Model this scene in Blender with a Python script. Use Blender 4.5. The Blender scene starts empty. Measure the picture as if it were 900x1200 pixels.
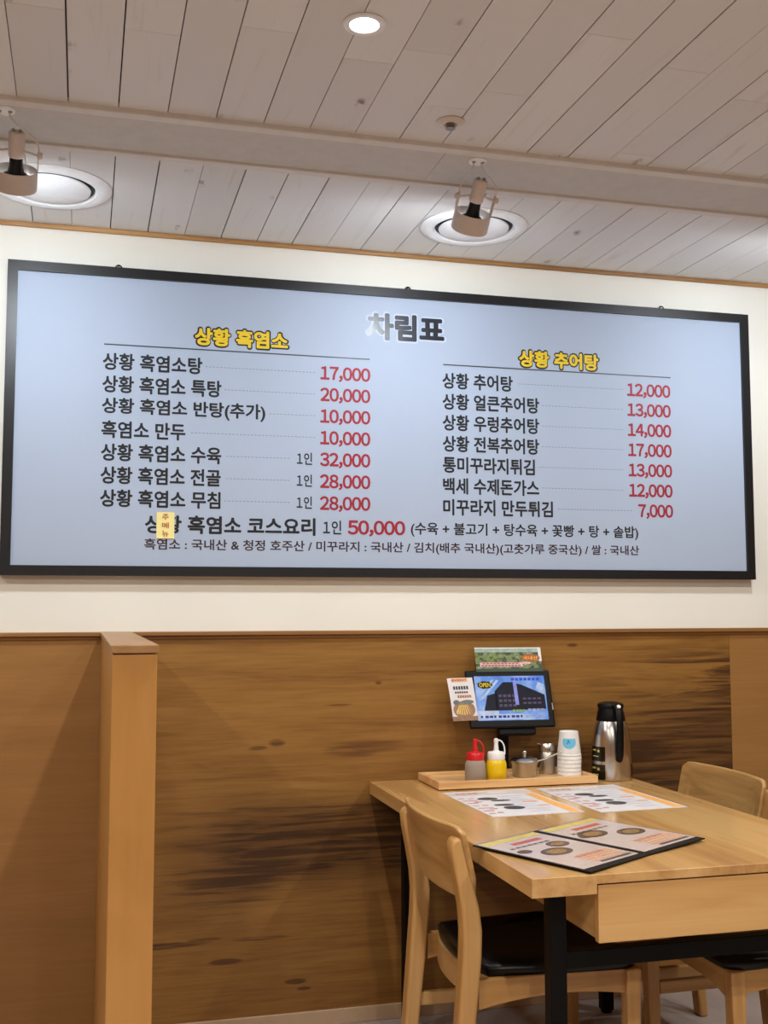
import bpy, bmesh, math, random
from mathutils import Vector, Matrix
R = random.Random(11)
scene = bpy.context.scene
COL = scene.collection
PI = math.pi

# ------------------------------------------------------------------ camera
CAM_Y, CAM_Z = -3.543, 1.2925
PITCH, YAW, ROLL, FPX = 0.08596, 0.26227, 0.00127, 1311.0
cd = bpy.data.cameras.new('camera')
cd.sensor_fit = 'VERTICAL'; cd.sensor_height = 24.0; cd.lens = FPX / 1200.0 * 24.0
cd.clip_start = 0.02
cam = bpy.data.objects.new('camera', cd); COL.objects.link(cam)
r0 = Vector((math.cos(YAW), -math.sin(YAW), 0)); f0 = Vector((math.sin(YAW), math.cos(YAW), 0))
fw = f0 * math.cos(PITCH) + Vector((0, 0, math.sin(PITCH)))
up = Vector((0, 0, math.cos(PITCH))) - f0 * math.sin(PITCH)
rt = r0 * math.cos(ROLL) - up * math.sin(ROLL)
u2 = r0 * math.sin(ROLL) + up * math.cos(ROLL)
cam.matrix_world = Matrix(((rt.x, u2.x, -fw.x, 0), (rt.y, u2.y, -fw.y, CAM_Y), (rt.z, u2.z, -fw.z, CAM_Z), (0, 0, 0, 1)))
scene.camera = cam

# ------------------------------------------------------------------ world, exposure
wd = bpy.data.worlds.new('world'); scene.world = wd; wd.use_nodes = True
wd.node_tree.nodes['Background'].inputs[0].default_value = (1.0, 0.96, 0.9, 1)
wd.node_tree.nodes['Background'].inputs[1].default_value = 0.25
scene.view_settings.view_transform = 'Standard'; scene.view_settings.look = 'None'
scene.view_settings.gamma = 1.0; scene.view_settings.use_curve_mapping = False
scene.view_settings.exposure = 0.0
CEIL = 2.481
LAMP_POWER = 14.5        # each recessed downlight
SPOT_POWER = 3.1        # each wall spotlight
LAMP_COLOR = (1.0, 0.95, 0.87)
SPOT_COLOR = (0.87, 0.95, 1.0)
DOWNLIGHTS = [(0.53, -1.419), (-1.15, -1.419), (2.25, -1.419),
              (-1.15, -3.1), (0.53, -3.3), (2.25, -3.1), (-1.15, -4.8), (0.53, -5.0), (2.25, -4.8)]

# ------------------------------------------------------------------ node helpers
def lin(r, g, b):
    def c(v):
        v /= 255.0
        return v / 12.92 if v <= 0.04045 else ((v + 0.055) / 1.055) ** 2.4
    return (c(r), c(g), c(b), 1.0)

class Mat:
    def __init__(s, name, rough=0.5, metallic=0.0, spec=0.5):
        s.m = bpy.data.materials.new(name); s.m.use_nodes = True
        s.t = s.m.node_tree; s.n = s.t.nodes; s.l = s.t.links
        s.b = s.n['Principled BSDF']
        s.b.inputs['Roughness'].default_value = rough
        s.b.inputs['Metallic'].default_value = metallic
        s.b.inputs['Specular IOR Level'].default_value = spec
        s._o = None
    def set(s, **k):
        for a, v in k.items(): s.put(s.b.inputs[a.replace('_', ' ')], v)
        return s
    def put(s, sock, v):
        if isinstance(v, bpy.types.NodeSocket): s.l.new(v, sock)
        else: sock.default_value = v
    def obj(s):
        if s._o is None:
            s._o = s.n.new('ShaderNodeTexCoord').outputs['Object']
        return s._o
    def xyz(s, v=None):
        n = s.n.new('ShaderNodeSeparateXYZ'); s.l.new(v or s.obj(), n.inputs[0]); return n.outputs
    def comb(s, x, y, z):
        n = s.n.new('ShaderNodeCombineXYZ')
        for i, v in enumerate((x, y, z)): s.put(n.inputs[i], v)
        return n.outputs[0]
    def math(s, op, a, b=0.0, c=None, clamp=False):
        n = s.n.new('ShaderNodeMath'); n.operation = op; n.use_clamp = clamp
        s.put(n.inputs[0], a); s.put(n.inputs[1], b)
        if c is not None: s.put(n.inputs[2], c)
        return n.outputs[0]
    def vmul(s, sc, v=None, add=(0, 0, 0)):
        n = s.n.new('ShaderNodeMapping'); s.l.new(v or s.obj(), n.inputs[0])
        n.inputs['Scale'].default_value = sc; n.inputs['Location'].default_value = add
        return n.outputs[0]
    def noise(s, v, scale=1.0, detail=4.0, rough=0.55, dist=0.0):
        n = s.n.new('ShaderNodeTexNoise'); s.l.new(v, n.inputs['Vector'])
        n.inputs['Scale'].default_value = scale; n.inputs['Detail'].default_value = detail
        n.inputs['Roughness'].default_value = rough; n.inputs['Distortion'].default_value = dist
        return n.outputs['Fac']
    def ramp(s, f, stops, interp='LINEAR'):
        n = s.n.new('ShaderNodeValToRGB'); n.color_ramp.interpolation = interp
        s.put(n.inputs[0], f); e = n.color_ramp.elements
        while len(e) < len(stops): e.new(0.5)
        for i, (p, c) in enumerate(stops): e[i].position = p; e[i].color = c if len(c) == 4 else (*c, 1)
        return n.outputs[0]
    def mix(s, f, a, b, mode='MIX'):
        n = s.n.new('ShaderNodeMix'); n.data_type = 'RGBA'; n.blend_type = mode
        s.put(n.inputs[0], f); s.put(n.inputs[6], a); s.put(n.inputs[7], b)
        return n.outputs[2]
    def step(s, v, lo, hi):
        n = s.n.new('ShaderNodeMapRange'); n.interpolation_type = 'SMOOTHSTEP'
        s.put(n.inputs[0], v); n.inputs[1].default_value = lo; n.inputs[2].default_value = hi
        return n.outputs[0]
    def island(s):
        return s.n.new('ShaderNodeNewGeometry').outputs['Random Per Island']
    def bump(s, h, strength=0.2, dist=0.002):
        n = s.n.new('ShaderNodeBump'); n.inputs['Strength'].default_value = strength
        n.inputs['Distance'].default_value = dist; s.l.new(h, n.inputs['Height'])
        s.l.new(n.outputs[0], s.b.inputs['Normal']); return s

def plain(name, rgb, rough=0.5, metallic=0.0, spec=0.5, vary=0.04, scale=30.0):
    m = Mat(name, rough, metallic, spec)
    c = lin(*rgb)
    d = tuple(v * (1 - vary) for v in c[:3]) + (1,)
    l = tuple(min(1, v * (1 + vary)) for v in c[:3]) + (1,)
    f = m.noise(m.obj(), scale, 3)
    m.set(Base_Color=m.ramp(f, [(0.3, d), (0.7, l)]))
    return m.m

def ink(name, rgb, rough=0.45):
    return plain(name, rgb, rough, vary=0.02)

def wood(name, a, b, c, axis='X', grain=1.0, rough=0.35, coat=0.0, spec=0.5):
    """fine straight grained wood; axis is the direction of the fibres"""
    m = Mat(name, rough, spec=spec)
    lo, hi = 1.6 * grain, 26.0 * grain
    sc = {'X': (lo, hi, hi), 'Y': (hi, lo, hi), 'Z': (hi, hi, lo)}[axis]
    sc2 = {'X': (0.5, 6, 6), 'Y': (6, 0.5, 6), 'Z': (6, 6, 0.5)}[axis]
    big = m.noise(m.vmul(sc2), 1.0 * grain, 3, 0.5, 1.2)
    fine = m.noise(m.vmul(sc), 1.0, 6, 0.65, 0.6)
    f = m.math('ADD', m.math('MULTIPLY', big, 0.6), m.math('MULTIPLY', fine, 0.4))
    m.set(Base_Color=m.ramp(f, [(0.39, lin(*a)), (0.5, lin(*b)), (0.61, lin(*c))]))
    if coat: m.b.inputs['Coat Weight'].default_value = coat; m.b.inputs['Coat Roughness'].default_value = 0.12
    m.bump(fine, 0.06, 0.001)
    return m.m

# ------------------------------------------------------------------ mesh helpers
def link(name, me, mat=None, parent=None):
    o = bpy.data.objects.new(name, me); COL.objects.link(o)
    if mat is not None: me.materials.append(mat)
    if parent is not None: o.parent = parent
    return o

def obj(name, bm, mat, parent=None, smooth=False, bevel=0.0, segs=2, loc=None, angle=40):
    bmesh.ops.recalc_face_normals(bm, faces=bm.faces)
    me = bpy.data.meshes.new(name); bm.to_mesh(me); bm.free()
    if smooth:
        for p in me.polygons: p.use_smooth = True
        try: me.set_sharp_from_angle(angle=math.radians(angle))
        except Exception: pass
    o = link(name, me, mat, parent)
    if bevel:
        b = o.modifiers.new('bevel', 'BEVEL'); b.width = bevel; b.segments = segs; b.limit_method = 'ANGLE'
        b.angle_limit = math.radians(35)
    if loc is not None: o.location = loc
    return o

def B(): return bmesh.new()

def box(bm, x0, x1, y0, y1, z0, z1):
    vs = [bm.verts.new(p) for p in ((x0, y0, z0), (x1, y0, z0), (x1, y1, z0), (x0, y1, z0), (x0, y0, z1), (x1, y0, z1), (x1, y1, z1), (x0, y1, z1))]
    for q in ((0, 3, 2, 1), (4, 5, 6, 7), (0, 1, 5, 4), (1, 2, 6, 5), (2, 3, 7, 6), (3, 0, 4, 7)): bm.faces.new([vs[i] for i in q])
    return bm

def loft(bm, rings, close=True, caps=True):
    """rings: lists of points with the same count, joined one to the next"""
    vr = [[bm.verts.new(p) for p in r] for r in rings]
    n = len(vr[0])
    for a, b in zip(vr, vr[1:]):
        for i in range(n if close else n - 1):
            bm.faces.new((a[i], a[(i + 1) % n], b[(i + 1) % n], b[i]))
    if caps and close:
        bm.faces.new(vr[0][::-1]); bm.faces.new(vr[-1])
    return bm

def frame_of(d):
    d = Vector(d).normalized()
    a = Vector((0, 0, 1)) if abs(d.z) < 0.9 else Vector((1, 0, 0))
    u = d.cross(a).normalized(); return u, d.cross(u).normalized(), d

def lathe(bm, prof, c=(0, 0, 0), seg=32, axis=(0, 0, 1)):
    """prof: (radius, height along axis); radius 0 closes the end"""
    c = Vector(c); u, v, d = frame_of(axis)
    prev = None
    for r, h in prof:
        if r < 1e-6: cur = [bm.verts.new(c + d * h)]
        else: cur = [bm.verts.new(c + d * h + (u * math.cos(2 * PI * i / seg) + v * math.sin(2 * PI * i / seg)) * r) for i in range(seg)]
        if prev is not None:
            if len(prev) == 1 and len(cur) > 1:
                for i in range(seg): bm.faces.new((prev[0], cur[i], cur[(i + 1) % seg]))
            elif len(cur) == 1 and len(prev) > 1:
                for i in range(seg): bm.faces.new((prev[i], cur[0], prev[(i + 1) % seg]))
            elif len(cur) > 1:
                for i in range(seg): bm.faces.new((prev[i], cur[i], cur[(i + 1) % seg], prev[(i + 1) % seg]))
        prev = cur
    return bm

def tube(bm, pts, r, seg=10):
    pts = [Vector(p) for p in pts]; rings = []
    u = None
    for i, p in enumerate(pts):
        d = (pts[min(i + 1, len(pts) - 1)] - pts[max(i - 1, 0)]).normalized()
        if u is None: u, v, _ = frame_of(d)
        u = (u - d * u.dot(d)).normalized(); v = d.cross(u)
        rr = r[i] if isinstance(r, (list, tuple)) else r
        rings.append([p + (u * math.cos(2 * PI * k / seg) + v * math.sin(2 * PI * k / seg)) * rr for k in range(seg)])
    return loft(bm, rings)

def poly(bm, pts):
    bm.faces.new([bm.verts.new(p) for p in pts]); return bm

def bez(p0, p1, p2, p3, n=12):
    p0, p1, p2, p3 = map(Vector, (p0, p1, p2, p3)); o = []
    for i in range(n + 1):
        t = i / n; o.append(p0 * (1 - t) ** 3 + p1 * 3 * t * (1 - t) ** 2 + p2 * 3 * t * t * (1 - t) + p3 * t ** 3)
    return o

def tag(o, label, cat, group=None):
    o['label'] = label; o['category'] = cat
    if group: o['group'] = group
    return o

def thing(name, label, cat, loc=(0, 0, 0), rotz=0.0, group=None):
    o = bpy.data.objects.new(name, None); COL.objects.link(o); o.empty_display_size = 0.05
    o.location = loc; o.rotation_euler = (0, 0, rotz)
    return tag(o, label, cat, group)

def struct(name, bm, mat, parent=None, **k):
    o = obj(name, bm, mat, parent, **k)
    if parent is None: o['kind'] = 'structure'
    return o

def dup(root, loc, rotz, label):
    r = root.copy(); COL.objects.link(r); r.location = loc; r.rotation_euler = (0, 0, rotz); r['label'] = label
    for ch in list(root.children):
        c = ch.copy(); COL.objects.link(c); c.parent = r
        for g in list(ch.children):
            d = g.copy(); COL.objects.link(d); d.parent = c
    return r

# ------------------------------------------------------------------ materials
M = {}
def wall_paint():
    m = Mat('cream_wallpaper', 0.75, spec=0.25)
    n = m.noise(m.obj(), 180, 3)
    m.set(Base_Color=m.ramp(m.noise(m.obj(), 2.5, 3), [(0.3, lin(235, 233, 222)), (0.7, lin(239, 237, 227))]))
    m.bump(n, 0.08, 0.001); return m.m
M['wall'] = wall_paint()

def boards():
    m = Mat('whitewashed_boards', 0.55, spec=0.35)
    isl = m.island()
    x, y, z = m.xyz()
    base = m.ramp(isl, [(0.0, lin(217, 216, 214)), (0.5, lin(223, 222, 221)), (1.0, lin(228, 228, 227))])
    off = m.math('MULTIPLY', isl, 31.0)
    v = m.comb(m.math('MULTIPLY', x, 34.0), m.math('ADD', m.math('MULTIPLY', y, 2.2), off), 0.0)
    g = m.noise(v, 1.0, 5, 0.6, 0.8)
    c = m.mix(m.math('MULTIPLY', m.step(g, 0.55, 0.85), 0.45), base, lin(186, 173, 163))
    # knots: sparse dark smudges, stretched along the board
    kv = m.n.new('ShaderNodeTexVoronoi'); kv.feature = 'F1'
    wv = m.comb(m.math('ADD', m.math('MULTIPLY', x, 9.0), m.math('MULTIPLY', g, 0.5)), m.math('ADD', m.math('MULTIPLY', y, 4.6), off), 0.0)
    m.l.new(wv, kv.inputs['Vector']); kv.inputs['Scale'].default_value = 1.0
    cr = m.n.new('ShaderNodeSeparateColor'); m.l.new(kv.outputs['Color'], cr.inputs[0])
    gate = m.step(cr.outputs[0], 0.50, 0.56)
    kn = m.math('MULTIPLY', m.math('SUBTRACT', 1.0, m.step(kv.outputs['Distance'], 0.03, 0.17)), gate)
    kn = m.math('MULTIPLY', kn, m.step(m.noise(m.vmul((40, 40, 40)), 1.0, 3), 0.36, 0.62))
    c = m.mix(m.math('MULTIPLY', kn, 0.85), c, lin(104, 80, 64))
    m.set(Base_Color=c); m.bump(g, 0.12, 0.002); return m.m
M['boards'] = boards()
M['gap'] = plain('dark_gap', (52, 40, 34), 0.9)
M['slot'] = plain('band_paint', (204, 200, 194), 0.7)
M['slot_trim'] = plain('band_trim_paint', (221, 217, 211), 0.6)
M['cornice'] = wood('cornice_oak', (150, 106, 58), (176, 130, 76), (196, 150, 94), 'X', 1.0, 0.4)

def wainscot(streaks):
    m = Mat('walnut_print_panel' if streaks else 'plain_panel', 0.38, spec=0.4)
    x, y, z = m.xyz()
    v = m.comb(m.math('MULTIPLY', x, 1.3), m.math('MULTIPLY', z, 16.0), 0.0)
    warp = m.noise(m.comb(m.math('MULTIPLY', x, 1.1), m.math('MULTIPLY', z, 2.2), 3.0), 1.0, 2)
    g1 = m.noise(v, 1.0, 5, 0.6, 1.0)
    g2 = m.noise(m.comb(m.math('MULTIPLY', x, 5.0), m.math('MULTIPLY', z, 120.0), 1.0), 1.0, 4, 0.6, 0.4)
    if not streaks:
        f = m.math('ADD', m.math('MULTIPLY', g1, 0.65), m.math('MULTIPLY', g2, 0.35))
        m.set(Base_Color=m.ramp(f, [(0.3, lin(146, 104, 56)), (0.55, lin(158, 114, 63)), (0.75, lin(167, 123, 71))]))
        return m.m
    f = m.math('ADD', m.math('MULTIPLY', g1, 0.6), m.math('MULTIPLY', g2, 0.4))
    c = m.ramp(f, [(0.34, lin(122, 83, 38)), (0.5, lin(145, 103, 49)), (0.66, lin(158, 116, 60))])
    # broad heartwood: rises from z 0.52 on the left to z 0.80 on the right
    zc = m.math('ADD', m.math('MULTIPLY', x, 0.17), 0.44)
    d = m.math('SUBTRACT', z, m.math('ADD', zc, m.math('MULTIPLY', m.math('SUBTRACT', warp, 0.5), 0.5)))
    band = m.math('SUBTRACT', 1.0, m.step(m.math('ABSOLUTE', d), 0.05, 0.30))
    band = m.math('MULTIPLY', band, m.step(x, 0.12, 0.5))
    st = m.noise(m.comb(m.math('MULTIPLY', x, 2.6), m.math('MULTIPLY', z, 52.0), 7.0), 1.0, 6, 0.62, 0.5)
    g3 = m.noise(m.comb(m.math('MULTIPLY', x, 3.4), m.math('MULTIPLY', z, 85.0), 11.0), 1.0, 5, 0.65, 0.4)
    c = m.mix(m.math('MULTIPLY', m.step(g3, 0.52, 0.74), 0.42), c, lin(104, 68, 34))
    c = m.mix(m.math('MULTIPLY', band, 0.66), c, lin(74, 44, 22))
    heart = m.math('MULTIPLY', m.step(m.math('ADD', st, m.math('MULTIPLY', band, 0.20)), 0.60, 0.76), m.math('POWER', band, 0.6))
    c = m.mix(m.math('MULTIPLY', heart, 0.75), c, lin(46, 26, 14))
    # dark flame figure near the right hand seam
    tri = m.step(m.math('ADD', x, m.math('MULTIPLY', m.math('SUBTRACT', st, 0.5), 2.2)), 1.62, 2.35)
    zz = m.math('MULTIPLY', m.step(z, 0.80, 0.92), m.math('SUBTRACT', 1.0, m.step(z, 1.10, 1.19)))
    st2 = m.noise(m.comb(m.math('MULTIPLY', x, 1.8), m.math('MULTIPLY', z, 24.0), 2.0), 1.0, 6, 0.6, 0.9)
    fl = m.math('MULTIPLY', m.math('MULTIPLY', tri, zz), m.step(st2, 0.43, 0.52))
    c = m.mix(m.math('MULTIPLY', fl, 0.9), c, lin(66, 40, 24))
    # thin dark line and knots low on the left, small knots along the top
    def blot(cx, cz, rx, rz, col, soft=0.5, k_=0.85):
        nonlocal c
        wz = m.math('MULTIPLY', m.math('SUBTRACT', g1, 0.5), 0.016)
        ex = m.math('DIVIDE', m.math('SUBTRACT', x, cx), rx)
        ez = m.math('DIVIDE', m.math('SUBTRACT', m.math('ADD', z, wz), cz), rz)
        r2 = m.math('ADD', m.math('MULTIPLY', ex, ex), m.math('MULTIPLY', ez, ez))
        k = m.math('SUBTRACT', 1.0, m.step(r2, soft, 1.15))
        c = m.mix(m.math('MULTIPLY', m.math('MULTIPLY', k, k_), m.step(g3, 0.30, 0.55)) if soft <= 0.2 else m.math('MULTIPLY', k, k_), c, col)
    dk = lin(66, 38, 18)
    blot(0.26, 0.276, 0.15, 0.011, dk, 0.2); blot(0.55, 0.276, 0.10, 0.007, dk, 0.2); blot(0.38, 0.285, 0.06, 0.006, dk, 0.2)
    blot(0.445, 0.214, 0.055, 0.011, lin(84, 52, 26)); blot(0.662, 0.138, 0.037, 0.009, lin(84, 52, 26)); blot(0.69, 0.114, 0.024, 0.006, lin(84, 52, 26))
    blot(0.60, 0.872, 0.030, 0.014, lin(80, 48, 24), 0.1); blot(0.54, 0.858, 0.036, 0.008, lin(80, 48, 24), 0.1)
    blot(0.84, 0.838, 0.10, 0.030, lin(98, 62, 32), 0.05); blot(0.93, 0.850, 0.12, 0.022, lin(98, 62, 32), 0.05)
    blot(1.613, 1.167, 0.022, 0.007, lin(84, 50, 24), 0.2); blot(0.93, 1.053, 0.012, 0.006, lin(84, 50, 24), 0.2)
    blot(0.80, 0.985, 0.05, 0.004, lin(104, 66, 32), 0.1); blot(1.10, 1.085, 0.10, 0.005, lin(104, 66, 32), 0.1)
    m.set(Base_Color=c); m.bump(g2, 0.05, 0.001); return m.m
M['walnut'] = wainscot(True); M['panel'] = wainscot(False)
M['rail'] = wood('rail_wood', (128, 88, 44), (146, 102, 54), (160, 116, 66), 'X', 1.0, 0.4)
def part_panel():
    m = Mat('tan_partition_laminate', 0.42, spec=0.4)
    n = m.noise(m.vmul((5, 5, 2.2)), 1.0, 5, 0.6, 0.8)
    g = m.noise(m.vmul((60, 60, 5)), 1.0, 4)
    f = m.math('ADD', m.math('MULTIPLY', n, 0.7), m.math('MULTIPLY', g, 0.3))
    m.set(Base_Color=m.ramp(f, [(0.3, lin(172, 122, 62)), (0.5, lin(183, 132, 69)), (0.72, lin(191, 141, 78))])); return m.m
M['partition'] = part_panel()
M['cap'] = wood('cap_wood', (146, 108, 66), (158, 119, 75), (168, 130, 86), 'Y', 0.8, 0.4)
M['baseboard'] = plain('cream_baseboard', (196, 168, 138), 0.5)
def floor_mat():
    m = Mat('grey_floor_tile', 0.45, spec=0.4)
    n = m.noise(m.vmul((3, 3, 3)), 1.0, 5); n2 = m.noise(m.vmul((60, 14, 1)), 1.0, 4)
    f = m.math('ADD', m.math('MULTIPLY', n, 0.6), m.math('MULTIPLY', n2, 0.4))
    m.set(Base_Color=m.ramp(f, [(0.3, lin(160, 148, 142)), (0.7, lin(180, 168, 162))])); return m.m
M['floor'] = floor_mat()
M['oak_x'] = wood('table_oak', (180, 134, 78), (204, 158, 98), (214, 172, 112), 'X', 0.9, 0.28, 0.25)
M['oak_y'] = wood('table_top_oak', (176, 130, 76), (200, 155, 96), (212, 172, 112), 'Y', 0.9, 0.26, 0.6)
M['chair_oak'] = wood('chair_oak', (172, 128, 74), (192, 147, 88), (206, 164, 106), 'Z', 0.9, 0.38)
M['back_oak'] = wood('chair_back_oak', (160, 120, 70), (184, 142, 86), (198, 160, 104), 'Y', 1.2, 0.36)
M['apron_oak'] = wood('chair_apron_oak', (166, 122, 68), (190, 144, 86), (204, 162, 104), 'X', 0.9, 0.4)
M['tray_oak'] = wood('tray_pine', (196, 148, 92), (220, 176, 122), (232, 196, 146), 'X', 1.2, 0.4)
M['black_steel'] = plain('black_steel', (7, 6, 7), 0.5, 0.0, 0.15)
M['leather'] = plain('black_leatherette', (6, 5, 6), 0.3, 0, 0.3, 0.1, 60)
M['frame_black'] = plain('black_frame_metal', (19, 19, 22), 0.4)
def board_face():
    m = Mat('pale_blue_sign_vinyl', 0.55, spec=0.25)
    m.set(Base_Color=m.ramp(m.noise(m.obj(), 2.0, 2), [(0.3, lin(168, 181, 201)), (0.7, lin(172, 185, 205))]))
    return m.m
M['sign'] = board_face()
M['ink'] = ink('dark_ink', (9, 9, 15), 0.6); M['red'] = ink('red_ink', (152, 20, 40), 0.6); M['yellow'] = ink('yellow_ink', (226, 194, 28), 0.6)
M['title'] = ink('title_ink', (30, 33, 44), 0.3); M['halo'] = ink('white_halo', (190, 202, 222)); M['brown'] = ink('brown_ink', (46, 18, 28), 0.6); M['rule'] = ink('rule_ink', (52, 58, 72))
M['leader'] = ink('leader_ink', (128, 136, 150))
M['white_metal'] = plain('white_metal', (238, 240, 242), 0.4)
M['beige_metal'] = plain('beige_metal', (216, 205, 197), 0.4)
M['grey_metal'] = plain('grey_wire', (150, 142, 136), 0.35, 0.7)
M['white_plastic'] = plain('white_plastic', (232, 231, 228), 0.4)
M['black_plastic'] = plain('black_plastic', (6, 6, 7), 0.4, 0, 0.2)
M['black_gloss'] = plain('black_gloss', (12, 12, 14), 0.15)
M['steel'] = plain('brushed_steel', (205, 202, 198), 0.22, 1.0)
M['steel_dull'] = plain('dull_steel', (190, 184, 176), 0.32, 1.0)
M['red_plastic'] = plain('red_plastic', (206, 24, 32), 0.35)
M['mustard'] = plain('yellow_sauce', (226, 186, 8), 0.3)
M['paper'] = plain('white_paper', (218, 214, 215), 0.5)
M['note'] = plain('yellow_note_paper', (240, 226, 150), 0.7)
def emis(name, rgb, s):
    m = Mat(name, 0.4); m.set(Base_Color=(0.8, 0.8, 0.8, 1)); m.b.inputs['Emission Color'].default_value = lin(*rgb); m.b.inputs['Emission Strength'].default_value = s
    return m.m
M['lamp'] = emis('lamp_diffuser', (255, 250, 240), 9.0)
M['lens'] = emis('spot_lens', (236, 245, 255), 165.0)

# ------------------------------------------------------------------ room shell
X0, X1, YF = -2.6, 4.2, -7.0
Y_NEAR, Y_FAR = -0.869, -0.637
struct('wall_back', box(B(), X0, X1, 0.0, 0.12, 0.0, 2.9), M['wall'])
struct('wall_left', box(B(), X0 - 0.1, X0, YF, 0.12, 0, 2.9), M['panel'])
struct('wall_right', box(B(), X1, X1 + 0.1, YF, 0.12, 0, 2.9), M['panel'])
struct('wall_front', box(B(), X0 - 0.1, X1 + 0.1, YF - 0.1, YF, 0, 2.9), M['panel'])
struct('floor', box(B(), X0 - 0.1, X1 + 0.1, YF - 0.1, 0.12, -0.08, 0.0), M['floor'])

PW, PH = 0.11558, -0.05779
def ceiling_boards(y0, y1, joints=None):
    bm = B()
    k0 = int((X0 - PH) / PW) - 1; k1 = int((X1 - PH) / PW) + 1
    for k in range(k0, k1):
        a, b = PH + PW * k, PH + PW * (k + 1)
        g = R.choice((0.0008, 0.0014, 0.0018, 0.0024)); h = R.choice((0.0006, 0.0012, 0.0018))
        a = max(X0, a + g); b = min(X1, b - h)
        if b - a < 0.01: continue
        ys = [y0]
        if joints is not None:
            js = sorted(joints.get(k, []))
            first = js[-1] if js else y1 - R.uniform(0.7, 1.5)
            y = min(js) if js else first
            cuts = list(js) if js else [first]
            while y > y0 + 1.6: y -= R.uniform(1.1, 1.5); cuts.append(y)
            ys += sorted(c for c in cuts if c > y0 + 0.1)
        ys.append(y1)
        dz = R.uniform(0, 0.0012)
        for p, q in zip(ys, ys[1:]): box(bm, a, b, p + 0.0006, q - 0.0006, CEIL + dz, CEIL + 0.012)
    return bm
JO = {-1: [-1.317], 1: [-1.272], 3: [-1.343], 5: [-1.268], 6: [-1.339], 8: [-1.199], 9: [-1.499], 11: [-1.408], 12: [-0.959], 13: [-1.312], 7: [-1.098]}
struct('ceiling', ceiling_boards(YF, Y_NEAR, JO), M['boards'], bevel=0.0)
struct('ceiling_far', ceiling_boards(Y_FAR, 0.0), M['boards'])
bm = B(); box(bm, X0, X1, YF, Y_NEAR, CEIL + 0.012, CEIL + 0.03); box(bm, X0, X1, Y_FAR, 0.0, CEIL + 0.012, CEIL + 0.03)
struct('ceiling_backing', bm, M['gap'])
bm = B(); xs = [X0, -1.55, 0.895, X1]
for a, b in zip(xs, xs[1:]): box(bm, a + 0.0006, b - 0.0006, Y_NEAR, Y_FAR, CEIL + 0.001, CEIL + 0.03)
struct('ceiling_band', bm, M['slot'])
struct('trim_1', box(B(), X0, X1, Y_NEAR - 0.028, Y_NEAR + 0.004, CEIL - 0.012, CEIL + 0.03), M['slot_trim'], bevel=0.003)
struct('trim_2', box(B(), X0, X1, Y_FAR - 0.004, Y_FAR + 0.026, CEIL - 0.006, CEIL + 0.03), M['slot_trim'], bevel=0.002)
struct('trim_3', box(B(), X0, X1, -0.016, 0.0, CEIL - 0.013, CEIL), M['cornice'], bevel=0.003)

# wainscot panels, rail, baseboard, partition
PX0, PX1, PYF = 0.057, 0.146, -1.30
struct('wall_panel_left', box(B(), X0, PX0, -0.006, 0.0, 0.0, 1.207), M['panel'])
struct('wall_panel_middle', box(B(), PX1 - 0.02, 2.2155, -0.006, 0.0, 0.0, 1.207), M['walnut'])
struct('wall_panel_right', box(B(), 2.2165, X1, -0.006, 0.0, 0.0, 1.207), M['panel'])
bm = B(); box(bm, X0, PX0, -0.022, 0.0, 1.209, 1.222); box(bm, PX1, X1, -0.022, 0.0, 1.209, 1.222)
box(bm, X0, PX0, -0.012, 0.0, 1.199, 1.209); box(bm, PX1, X1, -0.012, 0.0, 1.199, 1.209)
struct('trim_4', bm, M['rail'], bevel=0.002)
bm = B(); box(bm, X0, PX0, -0.016, -0.006, 0.0, 0.046); box(bm, PX1, X1, -0.016, -0.006, 0.0, 0.046)
struct('baseboard_back', bm, M['baseboard'], bevel=0.002)
pt = struct('wall_partition', box(B(), PX0, PX1 - 0.003, PYF, 0.0, 0.0, 1.204), M['partition'], bevel=0.002)
obj('cap', box(B(), PX0 - 0.003, PX1, PYF - 0.006, -0.001, 1.2065, 1.2225), M['cap'], pt, bevel=0.002)
obj('groove_strip', box(B(), PX0 + 0.002, PX1 - 0.005, PYF + 0.004, -0.001, 1.2035, 1.207), M['rail'], pt)
obj('corner_bead', box(B(), PX0 - 0.0015, PX0 + 0.004, -0.02, -0.006, 0.0, 1.203), M['rail'], pt)

# ------------------------------------------------------------------ ceiling fixtures
def downlight(x, y, label):
    t = thing('downlight', label, 'ceiling light', (x, y, CEIL), group='recessed downlights in the board ceiling')
    obj('trim_ring', lathe(B(), [(0.032, 0.002), (0.043, 0.001), (0.045, -0.002), (0.041, -0.005), (0.031, -0.004), (0.028, 0.0015), (0.032, 0.002)], seg=40), M['white_metal'], t, smooth=True)
    obj('diffuser', lathe(B(), [(0.0, -0.003), (0.020, -0.0025), (0.0285, -0.001), (0.0285, 0.001), (0.0, 0.001)], seg=36), M['lamp'], t, smooth=True)
    return t
def lamp_at(x, y, z, power):
    l = bpy.data.lights.new('downlight_beam', 'AREA'); l.shape = 'DISK'; l.size = 0.056; l.energy = power; l.color = LAMP_COLOR
    l.spread = math.radians(160)
    o = bpy.data.objects.new('downlight_beam', l); COL.objects.link(o); o.location = (x, y, z); return o
d0 = downlight(*DOWNLIGHTS[0], 'lit recessed round downlight in the board ceiling above the menu board')
for i, (x, y) in enumerate(DOWNLIGHTS):
    if i: dup(d0, (x, y, CEIL), 0, 'lit recessed downlight in the board ceiling, outside the photo')
    lamp_at(x, y, CEIL - 0.012, LAMP_POWER * (0.8 if y > -2 else 1.6))

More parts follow.
